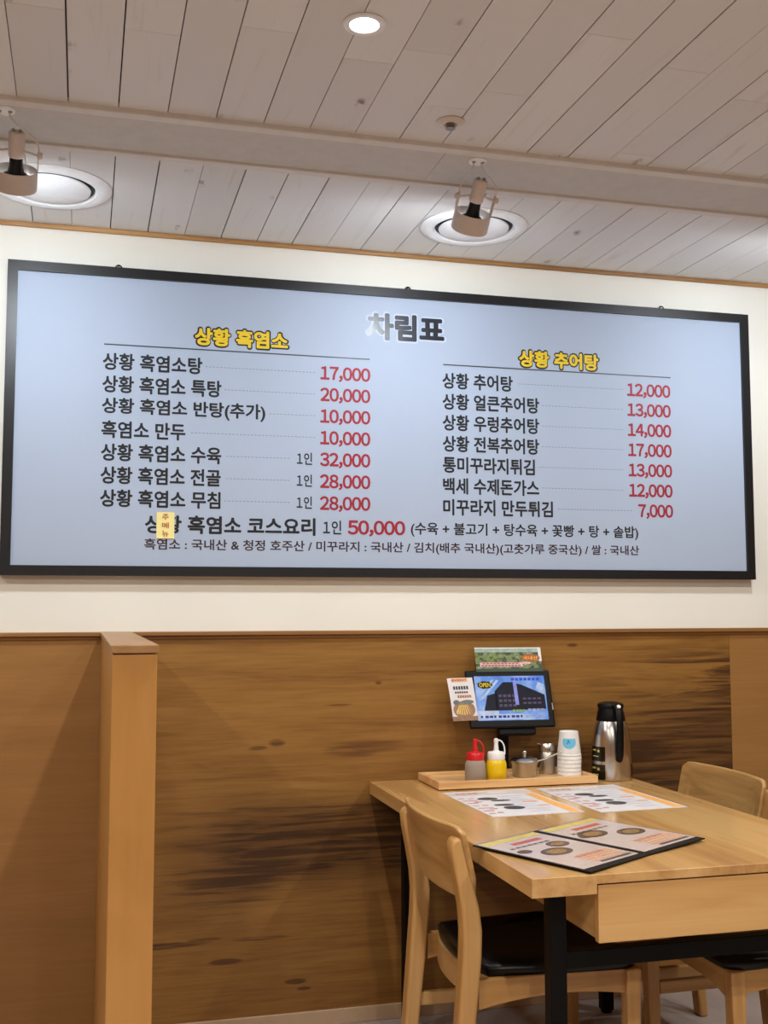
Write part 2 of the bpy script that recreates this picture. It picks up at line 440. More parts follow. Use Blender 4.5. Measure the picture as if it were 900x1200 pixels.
t = thing('sprinkler_head', 'small round white sprinkler plate with dark nozzle in the board ceiling', 'sprinkler', (0.846, -1.025, CEIL))
obj('cover_plate', lathe(B(), [(0.0, 0.001), (0.034, 0.001), (0.036, -0.002), (0.030, -0.006), (0.016, -0.008), (0.014, -0.004), (0.0, -0.004)], seg=32), M['beige_metal'], t, smooth=True)
bm = lathe(B(), [(0.0, -0.004), (0.011, -0.005), (0.011, -0.010), (0.006, -0.014), (0.0, -0.014)], seg=20)
lathe(bm, [(0.0, -0.016), (0.012, -0.016), (0.012, -0.018), (0.0, -0.018)], seg=12)
tube(bm, [(0.008, 0, -0.008), (0.009, 0, -0.017)], 0.0015, 6); tube(bm, [(-0.008, 0, -0.008), (-0.009, 0, -0.017)], 0.0015, 6)
obj('nozzle', bm, M['grey_metal'], t)

def diffuser(x, y, label):
    t = thing('ceiling_diffuser', label, 'air diffuser', (x, y, CEIL), group='round diffusers in the far ceiling strip')
    obj('outer_ring', lathe(B(), [(0.118, 0.001), (0.165, 0.001), (0.168, -0.003), (0.160, -0.009), (0.140, -0.014), (0.127, -0.010), (0.122, 0.001), (0.118, 0.001)], seg=64), M['white_metal'], t, smooth=True)
    obj('throat', lathe(B(), [(0.0, 0.0008), (0.121, 0.0008), (0.121, -0.0008), (0.0, -0.0008)], seg=48), M['black_plastic'], t)
    obj('disc', lathe(B(), [(0.0, -0.024), (0.05, -0.0225), (0.095, -0.016), (0.109, -0.010), (0.110, -0.006), (0.06, -0.003), (0.0, -0.001)], seg=64), M['white_metal'], t, smooth=True)
    return t
df = diffuser(1.155, -0.325, 'round white ceiling diffuser disc behind the spotlight at the centre right')
dup(df, (-0.112, -0.335, CEIL), 0, 'round white ceiling diffuser disc behind the spotlight at the left edge')

def spotlight(x, label):
    t = thing('spotlight', label, 'spotlight', (x, -0.815, CEIL + 0.001), group='wall spotlights under the ceiling band')
    bm = lathe(B(), [(0.0, 0.0), (0.024, 0.0), (0.025, -0.003), (0.022, -0.006), (0.0, -0.006)], seg=28)
    pl = obj('mount_plate', bm, M['white_metal'], t, smooth=True)
    for sx in (-0.012, 0.013): obj('screw', lathe(B(), [(0.0, -0.0055), (0.005, -0.0055), (0.005, -0.008), (0.0, -0.0085)], (sx, -0.004, 0), 12), M['grey_metal'], pl, smooth=True)
    D = Vector((-0.035, 0.63, -0.776)).normalized()          # beam direction
    C = Vector((0.022, 0.115, -0.120))                        # centre of the head ring
    top = C - D * 0.112
    u = Vector((1, 0, 0)); u = (u - D * u.dot(D)).normalized()
    obj('lamp_holder', lathe(B(), [(0.0, 0.0), (0.017, 0.0), (0.019, 0.004), (0.0195, 0.058), (0.018, 0.062), (0.0, 0.062)], top, 28, D), M['beige_metal'], t, smooth=True)
    for s in (-1, 1): obj('holder_clip', tube(B(), [top + u * 0.008 * s + D * 0.002, top + u * 0.009 * s - D * 0.006], 0.004, 8), M['grey_metal'], t)
    obj('lamp_neck', lathe(B(), [(0.0, 0.060), (0.0155, 0.060), (0.0165, 0.085), (0.020, 0.100), (0.040, 0.112), (0.046, 0.118), (0.0, 0.119)], top, 28, D), M['black_plastic'], t, smooth=True)
    obj('bezel_ring', lathe(B(), [(0.0475, 0.092), (0.051, 0.092), (0.0515, 0.139), (0.049, 0.143), (0.0462, 0.139), (0.0475, 0.092)], top, 40, D), M['beige_metal'], t, smooth=True)
    obj('lens', lathe(B(), [(0.0, 0.1195), (0.046, 0.1195), (0.046, 0.138), (0.040, 0.1455), (0.026, 0.1495), (0.0, 0.151)], top, 36, D), M['lens'], t, smooth=True)
    for s in (-1, 1):
        bm = B(); kn = B()
        piv = top + D * 0.052 + u * 0.053 * s
        tube(bm, bez((0.010 * s, 0, -0.005), (0.014 * s, 0.004, -0.05), top + u * 0.060 * s - D * 0.010, piv, 10) , 0.0022, 8)
        side = top + D * 0.108 + u * 0.0515 * s
        n = D.cross(u)
        w0, w1 = 0.009, 0.006
        loft(bm, [[piv + n * w0 - D * 0.012, piv - n * w0 - D * 0.012, piv - n * w0 - D * 0.012 - u * 0.0025 * s, piv + n * w0 - D * 0.012 - u * 0.0025 * s],
                  [piv + n * w0 + D * 0.01, piv - n * w0 + D * 0.01, piv - n * w0 + D * 0.01 - u * 0.0025 * s, piv + n * w0 + D * 0.01 - u * 0.0025 * s],
                  [side + n * w1, side - n * w1, side - n * w1 - u * 0.0025 * s, side + n * w1 - u * 0.0025 * s]])
        lathe(kn, [(0.0, -0.004), (0.008, -0.004), (0.009, 0.004), (0.007, 0.009), (0.0, 0.009)], piv, 16, u * s)
        tube(bm, [piv - u * 0.004 * s, top + D * 0.045 + u * 0.0185 * s], 0.003, 8)
        obj('yoke_arm', bm, M['beige_metal'], t); obj('pivot_knob', kn, M['beige_metal'], t, smooth=True)
    return t, top + D * 0.153, D
def spot_beam(p, d):
    l = bpy.data.lights.new('spot_beam', 'AREA'); l.shape = 'DISK'; l.size = 0.09; l.energy = SPOT_POWER; l.color = SPOT_COLOR
    o = bpy.data.objects.new('spot_beam', l); COL.objects.link(o); o.location = p
    o.rotation_euler = Vector(d).to_track_quat('-Z', 'Y').to_euler()
SX = [0.992, -0.205, 2.19]
sp, hp, hd = spotlight(SX[0], 'white gimbal spotlight hanging from the ceiling band above the middle of the menu board')
base = Vector(sp.location)
for x, lab in zip(SX[1:], ('white gimbal spotlight hanging from the ceiling band at the left edge of the photo', 'white gimbal spotlight hanging from the ceiling band beyond the right edge of the photo')):
    dup(sp, (x, -0.815, CEIL + 0.001), 0, lab)
for x in SX: spot_beam(Vector((x, -0.815, CEIL + 0.001)) + hp, hd)

# ------------------------------------------------------------------ menu board
BX0, BX1, BZ0, BZ1 = -0.242, 2.313, 1.393, 2.354
mb = thing('menu_board', 'wide pale blue framed restaurant menu board of dishes and prices on the cream wall', 'menu board', ((BX0 + BX1) / 2, 0, BZ0))
def pl(o):                      # parts are built in room coordinates, then hung on the thing
    o.matrix_parent_inverse = Matrix.Translation(mb.location).inverted(); return o
def bpart(name, bm, mat, parent=None, **k):
    o = obj(name, bm, mat, parent or mb, **k)
    if parent is None: pl(o)
    return o
FW = 0.030
bm = B()
box(bm, BX0, BX1, -0.034, -0.001, BZ0, BZ0 + FW); box(bm, BX0, BX1, -0.034, -0.001, BZ1 - FW, BZ1)
box(bm, BX0, BX0 + FW, -0.034, -0.001, BZ0 + FW, BZ1 - FW); box(bm, BX1 - FW, BX1, -0.034, -0.001, BZ0 + FW, BZ1 - FW)
bpart('frame', bm, M['frame_black'])
bpart('panel', box(B(), BX0 + FW - 0.004, BX1 - FW + 0.004, -0.023, -0.002, BZ0 + FW - 0.004, BZ1 - FW + 0.004), M['sign'])
for hx in (0.087, 1.032, 1.975):
    bm = B(); tube(bm, [(hx + 0.009 * math.cos(a), -0.012, BZ1 + 0.004 + 0.009 * math.sin(a)) for a in [PI * k / 10 for k in range(-1, 12)]], 0.0022, 8)
    box(bm, hx - 0.012, hx + 0.012, -0.016, -0.006, BZ1 - 0.003, BZ1 + 0.003)
    tube(bm, [(hx, -0.012, BZ1 + 0.012), (hx, 0.0, BZ1 + 0.014)], 0.003, 8)
    bpart('hanging_hook', bm, M['black_plastic'])

YT = -0.0234
TEXTS = []
def text_later(s, weight, place, name, mat, parent, advance=None):
    """weight: stroke thickening in em.  advance: letter spacing of digits, set glyph by glyph"""
    glyphs = []
    if advance:                                             # the wide digit forms have the rounder strokes of the sign's figures
        x = 0.0
        for i, ch in enumerate(s):
            c = bpy.data.curves.new('lettering', 'FONT'); c.body = chr(ord(ch) + 0xFEE0) if ord(ch) < 128 else ch; c.resolution_u = 3
            o = bpy.data.objects.new('lettering', c); COL.objects.link(o)
            glyphs.append((o, x, ch)); x += advance * (0.73 if ',' in s[i:i + 2] else 1.0)
    else:
        c = bpy.data.curves.new('lettering', 'FONT'); c.body = s; c.resolution_u = 3
        o = bpy.data.objects.new('lettering', c); COL.objects.link(o); glyphs.append((o, None, s))
    TEXTS.append((glyphs, weight, place, name, mat, parent))
def on_board(x0, x1, zc, h, y):
    def f(co, lo, hi):
        sx = (x1 - x0) / (hi[0] - lo[0]); sz = h / (hi[1] - lo[1])
        return Vector((x0 + (co[0] - lo[0]) * sx, y - co[2], zc + (co[1] - (lo[1] + hi[1]) / 2) * sz))
    return f
def on_plane(origin, ux, uy, x0, x1, yc, h, lift=0.0004):
    origin, ux, uy = Vector(origin), Vector(ux), Vector(uy); n = ux.cross(uy).normalized()
    def f(co, lo, hi):
        sx = (x1 - x0) / (hi[0] - lo[0]); sy = h / (hi[1] - lo[1])
        return origin + ux * (x0 + (co[0] - lo[0]) * sx) + uy * (yc + (co[1] - (lo[1] + hi[1]) / 2) * sy) + n * (lift + co[2])
    return f
def flush_texts():
    bpy.context.view_layer.update()
    dg = bpy.context.evaluated_depsgraph_get()
    for glyphs, wt, place, name, mat, parent in TEXTS:
        V, F = [], []
        for o, gx, ch in glyphs:
            me = bpy.data.meshes.new_from_object(o.evaluated_get(dg))
            vs = [(v.co.x, v.co.y) for v in me.vertices]
            if gx is not None:                              # centre each digit on its advance
                mid = (min(v[0] for v in vs) + max(v[0] for v in vs)) / 2
                vs = [(v[0] - mid + gx, v[1]) for v in vs]
            n = 1 if wt <= 0 else (8 if wt < 0.035 else 16)
            for k in range(n):
                b0 = len(V); a = 2 * PI * k / n
                dx, dy = (0, 0) if wt <= 0 else (wt * math.cos(a), wt * math.sin(a))
                V += [(x + dx, y + dy, 0.000012 * k) for x, y in vs]
                F += [[b0 + i for i in p.vertices] for p in me.polygons]
            if wt >= 0.035:
                b0 = len(V); V += [(x, y, 0.0002) for x, y in vs]; F += [[b0 + i for i in p.vertices] for p in me.polygons]
            bpy.data.meshes.remove(me)
        lo = (min(v[0] for v in V), min(v[1] for v in V)); hi = (max(v[0] for v in V), max(v[1] for v in V))
        me = bpy.data.meshes.new(name); me.from_pydata([place(v, lo, hi) for v in V], [], F); me.update()
        n = link(name, me, mat, parent)
        n.matrix_parent_inverse = Matrix.Translation(parent.location).inverted() if parent.parent is None else Matrix()
        for o, _, _ in glyphs:
            cu = o.data; bpy.data.objects.remove(o); bpy.data.curves.remove(cu)
    TEXTS.clear()

ROWS = [2.0575 - 0.0710 * i for i in range(7)]
LEFT = [("상황 흑염소탕", 0.350), ("상황 흑염소 특탕", 0.411), ("상황 흑염소 반탕(추가)", 0.552), ("흑염소 만두", 0.300), ("상황 흑염소 수육", 0.413), ("상황 흑염소 전골", 0.412), ("상황 흑염소 무침", 0.412)]
RIGHT = [("상황 추어탕", 1.400), ("상황 얼큰추어탕", 1.496), ("상황 우렁추어탕", 1.495), ("상황 전복추어탕", 1.494), ("통미꾸라지튀김", 1.477), ("백세 수제돈가스", 1.492), ("미꾸라지 만두튀김", 1.541)]
LP = "17,000 20,000 10,000 10,000 32,000 28,000 28,000".split()
RP = "12,000 13,000 14,000 17,000 13,000 12,000 7,000".split()
OFF = 0.028
for i, (s, x1) in enumerate(LEFT):
    z = ROWS[i]
    text_later(s, OFF, on_board(0.044, x1, z, 0.055 if '(' not in s else 0.058, YT), 'dish_name', M['ink'], mb)
    text_later(LP[i], 0.032, on_board(0.731, 0.899, z - 0.003, 0.051, YT), 'price', M['red'], mb, 0.585)
    if i >= 4: text_later('1인', 0.018, on_board(0.655, 0.705, z, 0.040, YT), 'portion_size', M['ink'], mb, 0.80)
for i, (s, x1) in enumerate(RIGHT):
    z = ROWS[i] - 0.004
    text_later(s, OFF, on_board(1.148, x1, z, 0.055, YT), 'dish_name', M['ink'], mb)
    text_later(RP[i], 0.032, on_board(1.828 if i < 6 else 1.862, 1.997, z + 0.0005, 0.052, YT), 'price', M['red'], mb, 0.585)
def dots(x0, x1, z):
    bm = B(); n = int((x1 - x0) / 0.0115)
    for k in range(n):
        a = x0 + (x1 - x0) * k / n; poly(bm, [(a, YT, z - 0.0011), (a + 0.007, YT, z - 0.0011), (a + 0.007, YT, z + 0.0011), (a, YT, z + 0.0011)])
    return bm
for i, (a, b) in enumerate([(0.36, 0.718), (0.42, 0.719), (0.565, 0.719), (0.317, 0.719), (0.428, 0.636), (0.429, 0.636), (0.424, 0.637)]):
    bpart('leader_line', dots(a, b, ROWS[i] - 0.001), M['leader'])
for i, (a, b) in enumerate([(1.422, 1.817), (1.506, 1.815), (1.505, 1.814), (1.504, 1.812), (1.49, 1.811), (1.502, 1.809), (1.559, 1.842)]):
    bpart('leader_line', dots(a, b, ROWS[i] - 0.002), M['leader'])
bpart('heading_rule', box(B(), 0.047, 0.897, YT - 0.0002, YT + 0.0008, 2.1085, 2.1125), M['rule'])
bpart('heading_rule', box(B(), 1.151, 1.999, YT - 0.0002, YT + 0.0008, 2.1055, 2.1095), M['rule'])
def outlined(s, x0, x1, z, h, back, front, e, o1, o2):
    text_later(s, o1, on_board(x0 - e, x1 + e, z, h + 2 * e, YT), 'heading_outline', back, mb)
    text_later(s, o2, on_board(x0, x1, z, h, YT - 0.0006), 'heading', front, mb)
outlined('상황 흑염소', 0.325, 0.624, 2.1535, 0.058, M['ink'], M['yellow'], 0.0055, 0.100, 0.040)
outlined('상황 추어탕', 1.424, 1.720, 2.1450, 0.058, M['ink'], M['yellow'], 0.0055, 0.100, 0.040)
text_later('차림표', 0.075, on_board(0.881, 1.163, 2.2235, 0.103, YT + 0.0002), 'title_outline', M['halo'], mb)
text_later('차림표', 0.046, on_board(0.888, 1.156, 2.2235, 0.092, YT - 0.0004), 'title', M['title'], mb)
text_later('상황 흑염소 코스요리', 0.032, on_board(0.180, 0.717, 1.5535, 0.058, YT), 'course_name', M['ink'], mb)
text_later('1인', 0.018, on_board(0.742, 0.802, 1.553, 0.045, YT), 'portion_size', M['ink'], mb, 0.80)
text_later('50,000', 0.034, on_board(0.823, 1.017, 1.5515, 0.053, YT), 'price', M['red'], mb, 0.585)
text_later('(수육 + 불고기 + 탕수육 + 꽃빵 + 탕 + 솥밥)', 0.020, on_board(1.036, 1.860, 1.5515, 0.048, YT), 'course_contents', M['ink'], mb)
text_later('흑염소 : 국내산 & 청정 호주산 / 미꾸라지 : 국내산 / 김치(배추 국내산)(고춧가루 중국산) / 쌀 : 국내산', 0.018, on_board(0.179, 1.862, 1.489, 0.040, YT), 'origin_note', M['brown'], mb)

sn = tag(obj('sticky_note', loft(B(), [[(0.215 + 0.055 * a, YT - 0.0012 - 0.006 * max(0, 0.3 - k / 8) ** 1.5 - t_, 1.509 + 0.082 * k / 8) for a, t_ in ((0, 0), (1, 0), (1, 0.0006), (0, 0.0006))] for k in range(9)]), M['note']),
         'small yellow sticky note with red handwriting stuck on the menu board', 'sticky note')
for k, ch in enumerate('주메뉴'):
    text_later(ch, 0.0, on_board(0.232, 0.252, 1.576 - 0.026 * k, 0.018, YT - 0.0042), 'handwriting', M['red'], sn)

# ------------------------------------------------------------------ table
TX0, TX1, TY0, TY1, TZ = 0.900, 1.745, -1.355, -0.008, 0.740
tb = thing('dining_table', 'light oak restaurant table with drawer and black steel legs against the wall', 'table', (0, 0, 0))
sec = [(TX0, TZ - 0.040), (1.0455, TZ - 0.040), (1.0455, TZ - 0.0195), (1.5995, TZ - 0.0195), (1.5995, TZ - 0.040), (TX1, TZ - 0.040), (TX1, TZ), (TX0, TZ)]
obj('tabletop', loft(B(), [[(x, TY0, z) for x, z in sec], [(x, TY1, z) for x, z in sec]]), M['oak_y'], tb, bevel=0.0015)
for lx in (0.974, 1.636):
    for ly in (-1.275, -0.150):
        lg = obj('leg', box(B(), lx, lx + 0.037, ly, ly + 0.037, 0.008, TZ - 0.0405), M['black_steel'], tb, bevel=0.002)
        obj('foot', lathe(B(), [(0, 0.0), (0.016, 0.0), (0.018, 0.003), (0.018, 0.008), (0, 0.008)], (lx + 0.0185, ly + 0.0185, 0), 20), M['black_plastic'], lg, smooth=True)
obj('crossbar', box(B(), 1.0112, 1.636, -1.272, -1.240, 0.526, 0.562), M['black_steel'], tb, bevel=0.0015)
obj('crossbar', box(B(), 1.0112, 1.636, -0.147, -0.117, 0.655, 0.699), M['black_steel'], tb, bevel=0.0015)
obj('side_rail', box(B(), 0.977, 1.008, -1.2375, -0.1505, 0.664, 0.699), M['black_steel'], tb, bevel=0.0015)
obj('side_rail', box(B(), 1.639, 1.670, -1.2375, -0.1505, 0.664, 0.699), M['black_steel'], tb, bevel=0.0015)
bm = B(); box(bm, 1.053, 1.592, -1.335, -0.90, 0.603, 0.7195)
obj('drawer_case', bm, M['oak_y'], tb, bevel=0.001)
obj('drawer_front', box(B(), 1.048, 1.597, -1.3545, -1.3352, 0.600, 0.7175), M['oak_x'], tb, bevel=0.0015)

# ------------------------------------------------------------------ chairs
def leg_path(bm, pts, wy):
    """pts: (x centre, z, depth in x) ; the leg is wy wide in y and centred on y"""
    y, w = wy
    rings = []
    for x, z, d in pts:
        rings.append([(x - d / 2, y - w / 2, z), (x + d / 2, y - w / 2, z), (x + d / 2, y + w / 2, z), (x - d / 2, y + w / 2, z)])
    return loft(bm, rings)
def make_chair(label):
    t = thing('dining_chair', label, 'chair', group='oak chairs around the table')
    HY = 0.225
    # seat cushion: rounded slab, wider in front, bowed at the rear
    def outline(inset):
        pts = []
        for k in range(13):                                 # rear edge, bowed backwards
            a = -1 + 2 * k / 12; pts.append((-0.155 - 0.028 * (1 - a * a) + inset, a * (0.190 - inset)))
        pts += [(0.05, 0.212 - inset), (0.18, 0.217 - inset), (0.208 - inset, 0.205 - inset), (0.218 - inset, 0.18), (0.218 - inset, -0.18), (0.208 - inset, -0.205 + inset), (0.18, -0.217 + inset), (0.05, -0.212 + inset)]
        return pts
    prof = [(0.016, 0.442), (0.004, 0.445), (0.0, 0.453), (0.0, 0.464), (0.006, 0.473), (0.022, 0.479), (0.06, 0.4825), (0.11, 0.4835)]
    obj('seat', loft(B(), [[(x, y, z) for x, y in outline(i)] for i, z in prof]), M['leather'], t, smooth=True, angle=60)
    # apron boards with arched lower edges
    for s in (-1, 1):
        rings = []
        for k in range(11):
            x = -0.185 + 0.372 * k / 10; a = k / 10
            lo = 0.403 - 0.018 * (2 * abs(a - 0.55)) ** 2
            y0 = s * (0.195 + 0.006 * a); rings.append([(x, y0 - 0.011, lo), (x, y0 + 0.011, lo), (x, y0 + 0.011, 0.447), (x, y0 - 0.011, 0.447)])
        obj('side_rail', loft(B(), rings), M['apron_oak'], t, bevel=0.002)
    for xc, yr in ((0.200, 0.185), ):
        rings = []
        for k in range(11):
            y = -yr + 2 * yr * k / 10; a = abs(2 * k / 10 - 1)
            lo = 0.403 - 0.022 * a ** 3
            rings.append([(xc - 0.011, y, lo), (xc + 0.011, y, lo), (xc + 0.011, y, 0.447), (xc - 0.011, y, 0.447)])
        obj('front_rail', loft(B(), rings), M['back_oak'], t, bevel=0.002)
    rings = []
    for k in range(13):                                     # bowed rear rail under the cushion
        a = -1 + 2 * k / 12; x = -0.146 - 0.030 * (1 - a * a); y = a * 0.192
        rings.append([(x - 0.011, y, 0.384), (x + 0.011, y, 0.384), (x + 0.011, y, 0.446), (x - 0.011, y, 0.446)])
    obj('rear_rail', loft(B(), rings), M['back_oak'], t, smooth=True, angle=30)
    for s in (-1, 1):
        obj('leg', leg_path(B(), [(0.190, 0.0, 0.026), (0.193, 0.20, 0.032), (0.197, 0.447, 0.038)], (s * 0.205, 0.036)), M['chair_oak'], t, bevel=0.004, segs=3)
        rear = [(-0.250, 0.0, 0.028), (-0.234, 0.18, 0.036), (-0.215, 0.38, 0.043), (-0.204, 0.50, 0.046), (-0.202, 0.56, 0.046), (-0.207, 0.61, 0.043), (-0.220, 0.67, 0.038), (-0.232, 0.72, 0.033), (-0.238, 0.755, 0.028), (-0.236, 0.770, 0.016)]
        obj('leg', leg_path(B(), rear, (s * 0.199, 0.047)), M['chair_oak'], t, smooth=True, bevel=0.011, segs=4)
        obj('stretcher', box(B(), -0.225, 0.175, s * 0.200 - 0.009, s * 0.200 + 0.009, 0.262, 0.296), M['apron_oak'], t, bevel=0.004)
    # curved plywood backrest lying in front of the uprights
    rings = []
    N = 24
    for k in range(N + 1):
        a = -1 + 2 * k / N; y = a * 0.227
        bow = 0.034 * (1 - a * a)
        hh = 0.088 if abs(a) < 0.86 else 0.088 - 0.016 * ((abs(a) - 0.86) / 0.14) ** 2.5
        pts = []
        cut = 0.0 if abs(a) < 0.84 else 0.045 * ((abs(a) - 0.84) / 0.16) ** 1.5
        for q in range(5):
            zz = 0.708 - hh + cut + (2 * hh - cut) * q / 4; lean = -0.23 * (zz - 0.62)
            pts.append((zz, lean - 0.195 - bow))
        ring = [(x + 0.0, y, z) for z, x in pts] + [(x + 0.0145, y, z) for z, x in pts[::-1]]
        rings.append(ring)
    obj('backrest', loft(B(), rings), M['back_oak'], t, smooth=True, bevel=0.005, segs=3, angle=50)
    return t
ch = make_chair('oak chair with black seat on the left side of the table, back to the viewer')
ch.location = (1.074, -0.852, 0)
dup(ch, (1.690, -0.938, 0), PI, 'oak chair with black seat nearest the viewer on the right side of the table')
dup(ch, (1.683, -0.436, 0), PI, 'oak chair whose backrest shows above the tabletop at the right edge of the photo')

# ------------------------------------------------------------------ things on the table
# tray
tr = thing('serving_tray', 'shallow light wood tray of condiments on the table against the wall', 'tray', (1.319, -0.140, TZ))
a0, a1, b0, b1 = -0.264, 0.264, -0.110, 0.110
bm = B(); box(bm, a0 + 0.014, a1 - 0.014, b0 + 0.014, b1 - 0.014, 0.004, 0.016); obj('tray_floor', bm, M['tray_oak'], tr)
bm = B(); w = 0.015
loft(bm, [[(a0, b0, 0.003), (a1, b0, 0.003), (a1, b1, 0.003), (a0, b1, 0.003)], [(a0, b0, 0.026), (a1, b0, 0.026), (a1, b1, 0.026), (a0, b1, 0.026)],
          [(a0 + w, b0 + w, 0.026), (a1 - w, b0 + w, 0.026), (a1 - w, b1 - w, 0.026), (a0 + w, b1 - w, 0.026)], [(a0 + w, b0 + w, 0.003), (a1 - w, b0 + w, 0.003), (a1 - w, b1 - w, 0.003), (a0 + w, b1 - w, 0.003)],
          [(a0, b0, 0.003), (a1, b0, 0.003), (a1, b1, 0.003), (a0, b1, 0.003)]], caps=False)
bmesh.ops.remove_doubles(bm, verts=bm.verts, dist=1e-6)
obj('tray_rim', bm, M['tray_oak'], tr, bevel=0.0015)
for x in (a0 + 0.03, a1 - 0.03):
    for y in (b0 + 0.03, b1 - 0.03): obj('tray_foot', lathe(B(), [(0, 0), (0.008, 0), (0.008, 0.004), (0, 0.004)], (x, y, 0), 12), M['black_plastic'], tr)
TF = TZ + 0.0162

def bottle(x, y, cap, body, label, fill=None):
    t = thing('sauce_bottle', label, 'sauce bottle', (x, y, TF))
    pr = [(0, 0), (0.029, 0), (0.032, 0.004), (0.0328, 0.03), (0.032, 0.052), (0.028, 0.062), (0.0245, 0.066), (0.0245, 0.074), (0, 0.074)]
    bd = obj('bottle_body', lathe(B(), pr, seg=32), body, t, smooth=True)
    if fill is not None:
        obj('liquid', lathe(B(), [(0, 0.003), (0.0285, 0.003), (0.0305, 0.008), (0.0308, 0.036), (0, 0.036)], seg=32), fill, bd, smooth=True)
    cp = obj('cap', lathe(B(), [(0, 0.064), (0.0268, 0.064), (0.0275, 0.066), (0.0272, 0.084), (0.025, 0.087), (0.012, 0.089), (0.008, 0.092), (0.0062, 0.115), (0.005, 0.119), (0, 0.119)], seg=32), cap, t, smooth=True)
    tip = lathe(B(), [(0, 0.115), (0.0068, 0.115), (0.0078, 0.121), (0.006, 0.128), (0, 0.130)], seg=18)
    obj('tip_cover', tip, cap, cp, smooth=True)
    st = B(); tube(st, bez((0.005, -0.003, 0.124), (0.022, -0.006, 0.122), (0.026, -0.01, 0.105), (0.0235, -0.013, 0.080), 12), 0.0022, 8)
    obj('strap', st, cap, cp, smooth=True)
    return t
def cloudy():
    m = Mat('frosted_plastic', 0.45); m.set(Base_Color=lin(214, 204, 192)); m.b.inputs['Transmission Weight'].default_value = 0.62; m.b.inputs['IOR'].default_value = 1.2
    n = m.noise(m.obj(), 80, 2); m.bump(n, 0.05, 0.001); return m.m
M['cloudy'] = cloudy(); M['brine'] = plain('cloudy_liquid', (176, 140, 112), 0.3)
bottle(1.196, -0.185, M['red_plastic'], M['cloudy'], 'clear squeeze bottle with red nozzle cap standing in the tray', M['brine'])
bottle(1.264, -0.190, M['white_plastic'], M['mustard'], 'yellow mustard squeeze bottle with white nozzle cap in the tray')

t = thing('condiment_pot', 'small steel condiment pot with domed lid and spoon in the tray', 'condiment pot', (1.379, -0.140, TF))
obj('pot_body', lathe(B(), [(0, 0), (0.036, 0), (0.039, 0.003), (0.041, 0.038), (0.045, 0.044), (0.045, 0.047), (0.039, 0.047), (0, 0.046)], seg=36), M['steel_dull'], t, smooth=True)
ld = obj('pot_lid', lathe(B(), [(0.045, 0.0475), (0.0455, 0.050), (0.038, 0.058), (0.020, 0.063), (0.006, 0.0645), (0, 0.0645)], seg=36), M['steel'], t, smooth=True)
obj('lid_knob', lathe(B(), [(0, 0.063), (0.006, 0.064), (0.007, 0.070), (0.0085, 0.078), (0.006, 0.081), (0, 0.081)], seg=18), M['steel'], ld, smooth=True)
bm = B(); tube(bm, [(0.036, -0.012, 0.046), (0.060, -0.018, 0.054), (0.112, -0.030, 0.076)], [0.0022, 0.0025, 0.0032], 8)
obj('spoon', bm, M['steel'], t, smooth=True)

t = thing('pepper_shaker', 'slim steel pepper shaker standing between pot and cups', 'shaker', (1.474, -0.100, TF))
obj('shaker_body', lathe(B(), [(0, 0), (0.026, 0), (0.027, 0.002), (0.026, 0.068), (0.023, 0.072), (0, 0.072)], seg=32), M['steel_dull'], t, smooth=True)
obj('shaker_top', lathe(B(), [(0, 0.072), (0.025, 0.072), (0.0275, 0.074), (0.0275, 0.093), (0.024, 0.098), (0.012, 0.100), (0, 0.1005)], seg=32), M['steel'], t, smooth=True)
bm = B(); loft(bm, [[(-0.024, -0.012, 0.094), (-0.024, 0.012, 0.094), (-0.024, 0.012, 0.0965), (-0.024, -0.012, 0.0965)], [(-0.037, -0.007, 0.0965), (-0.037, 0.007, 0.0965), (-0.037, 0.007, 0.099), (-0.037, -0.007, 0.099)]])
obj('spout_lip', bm, M['steel'], t)

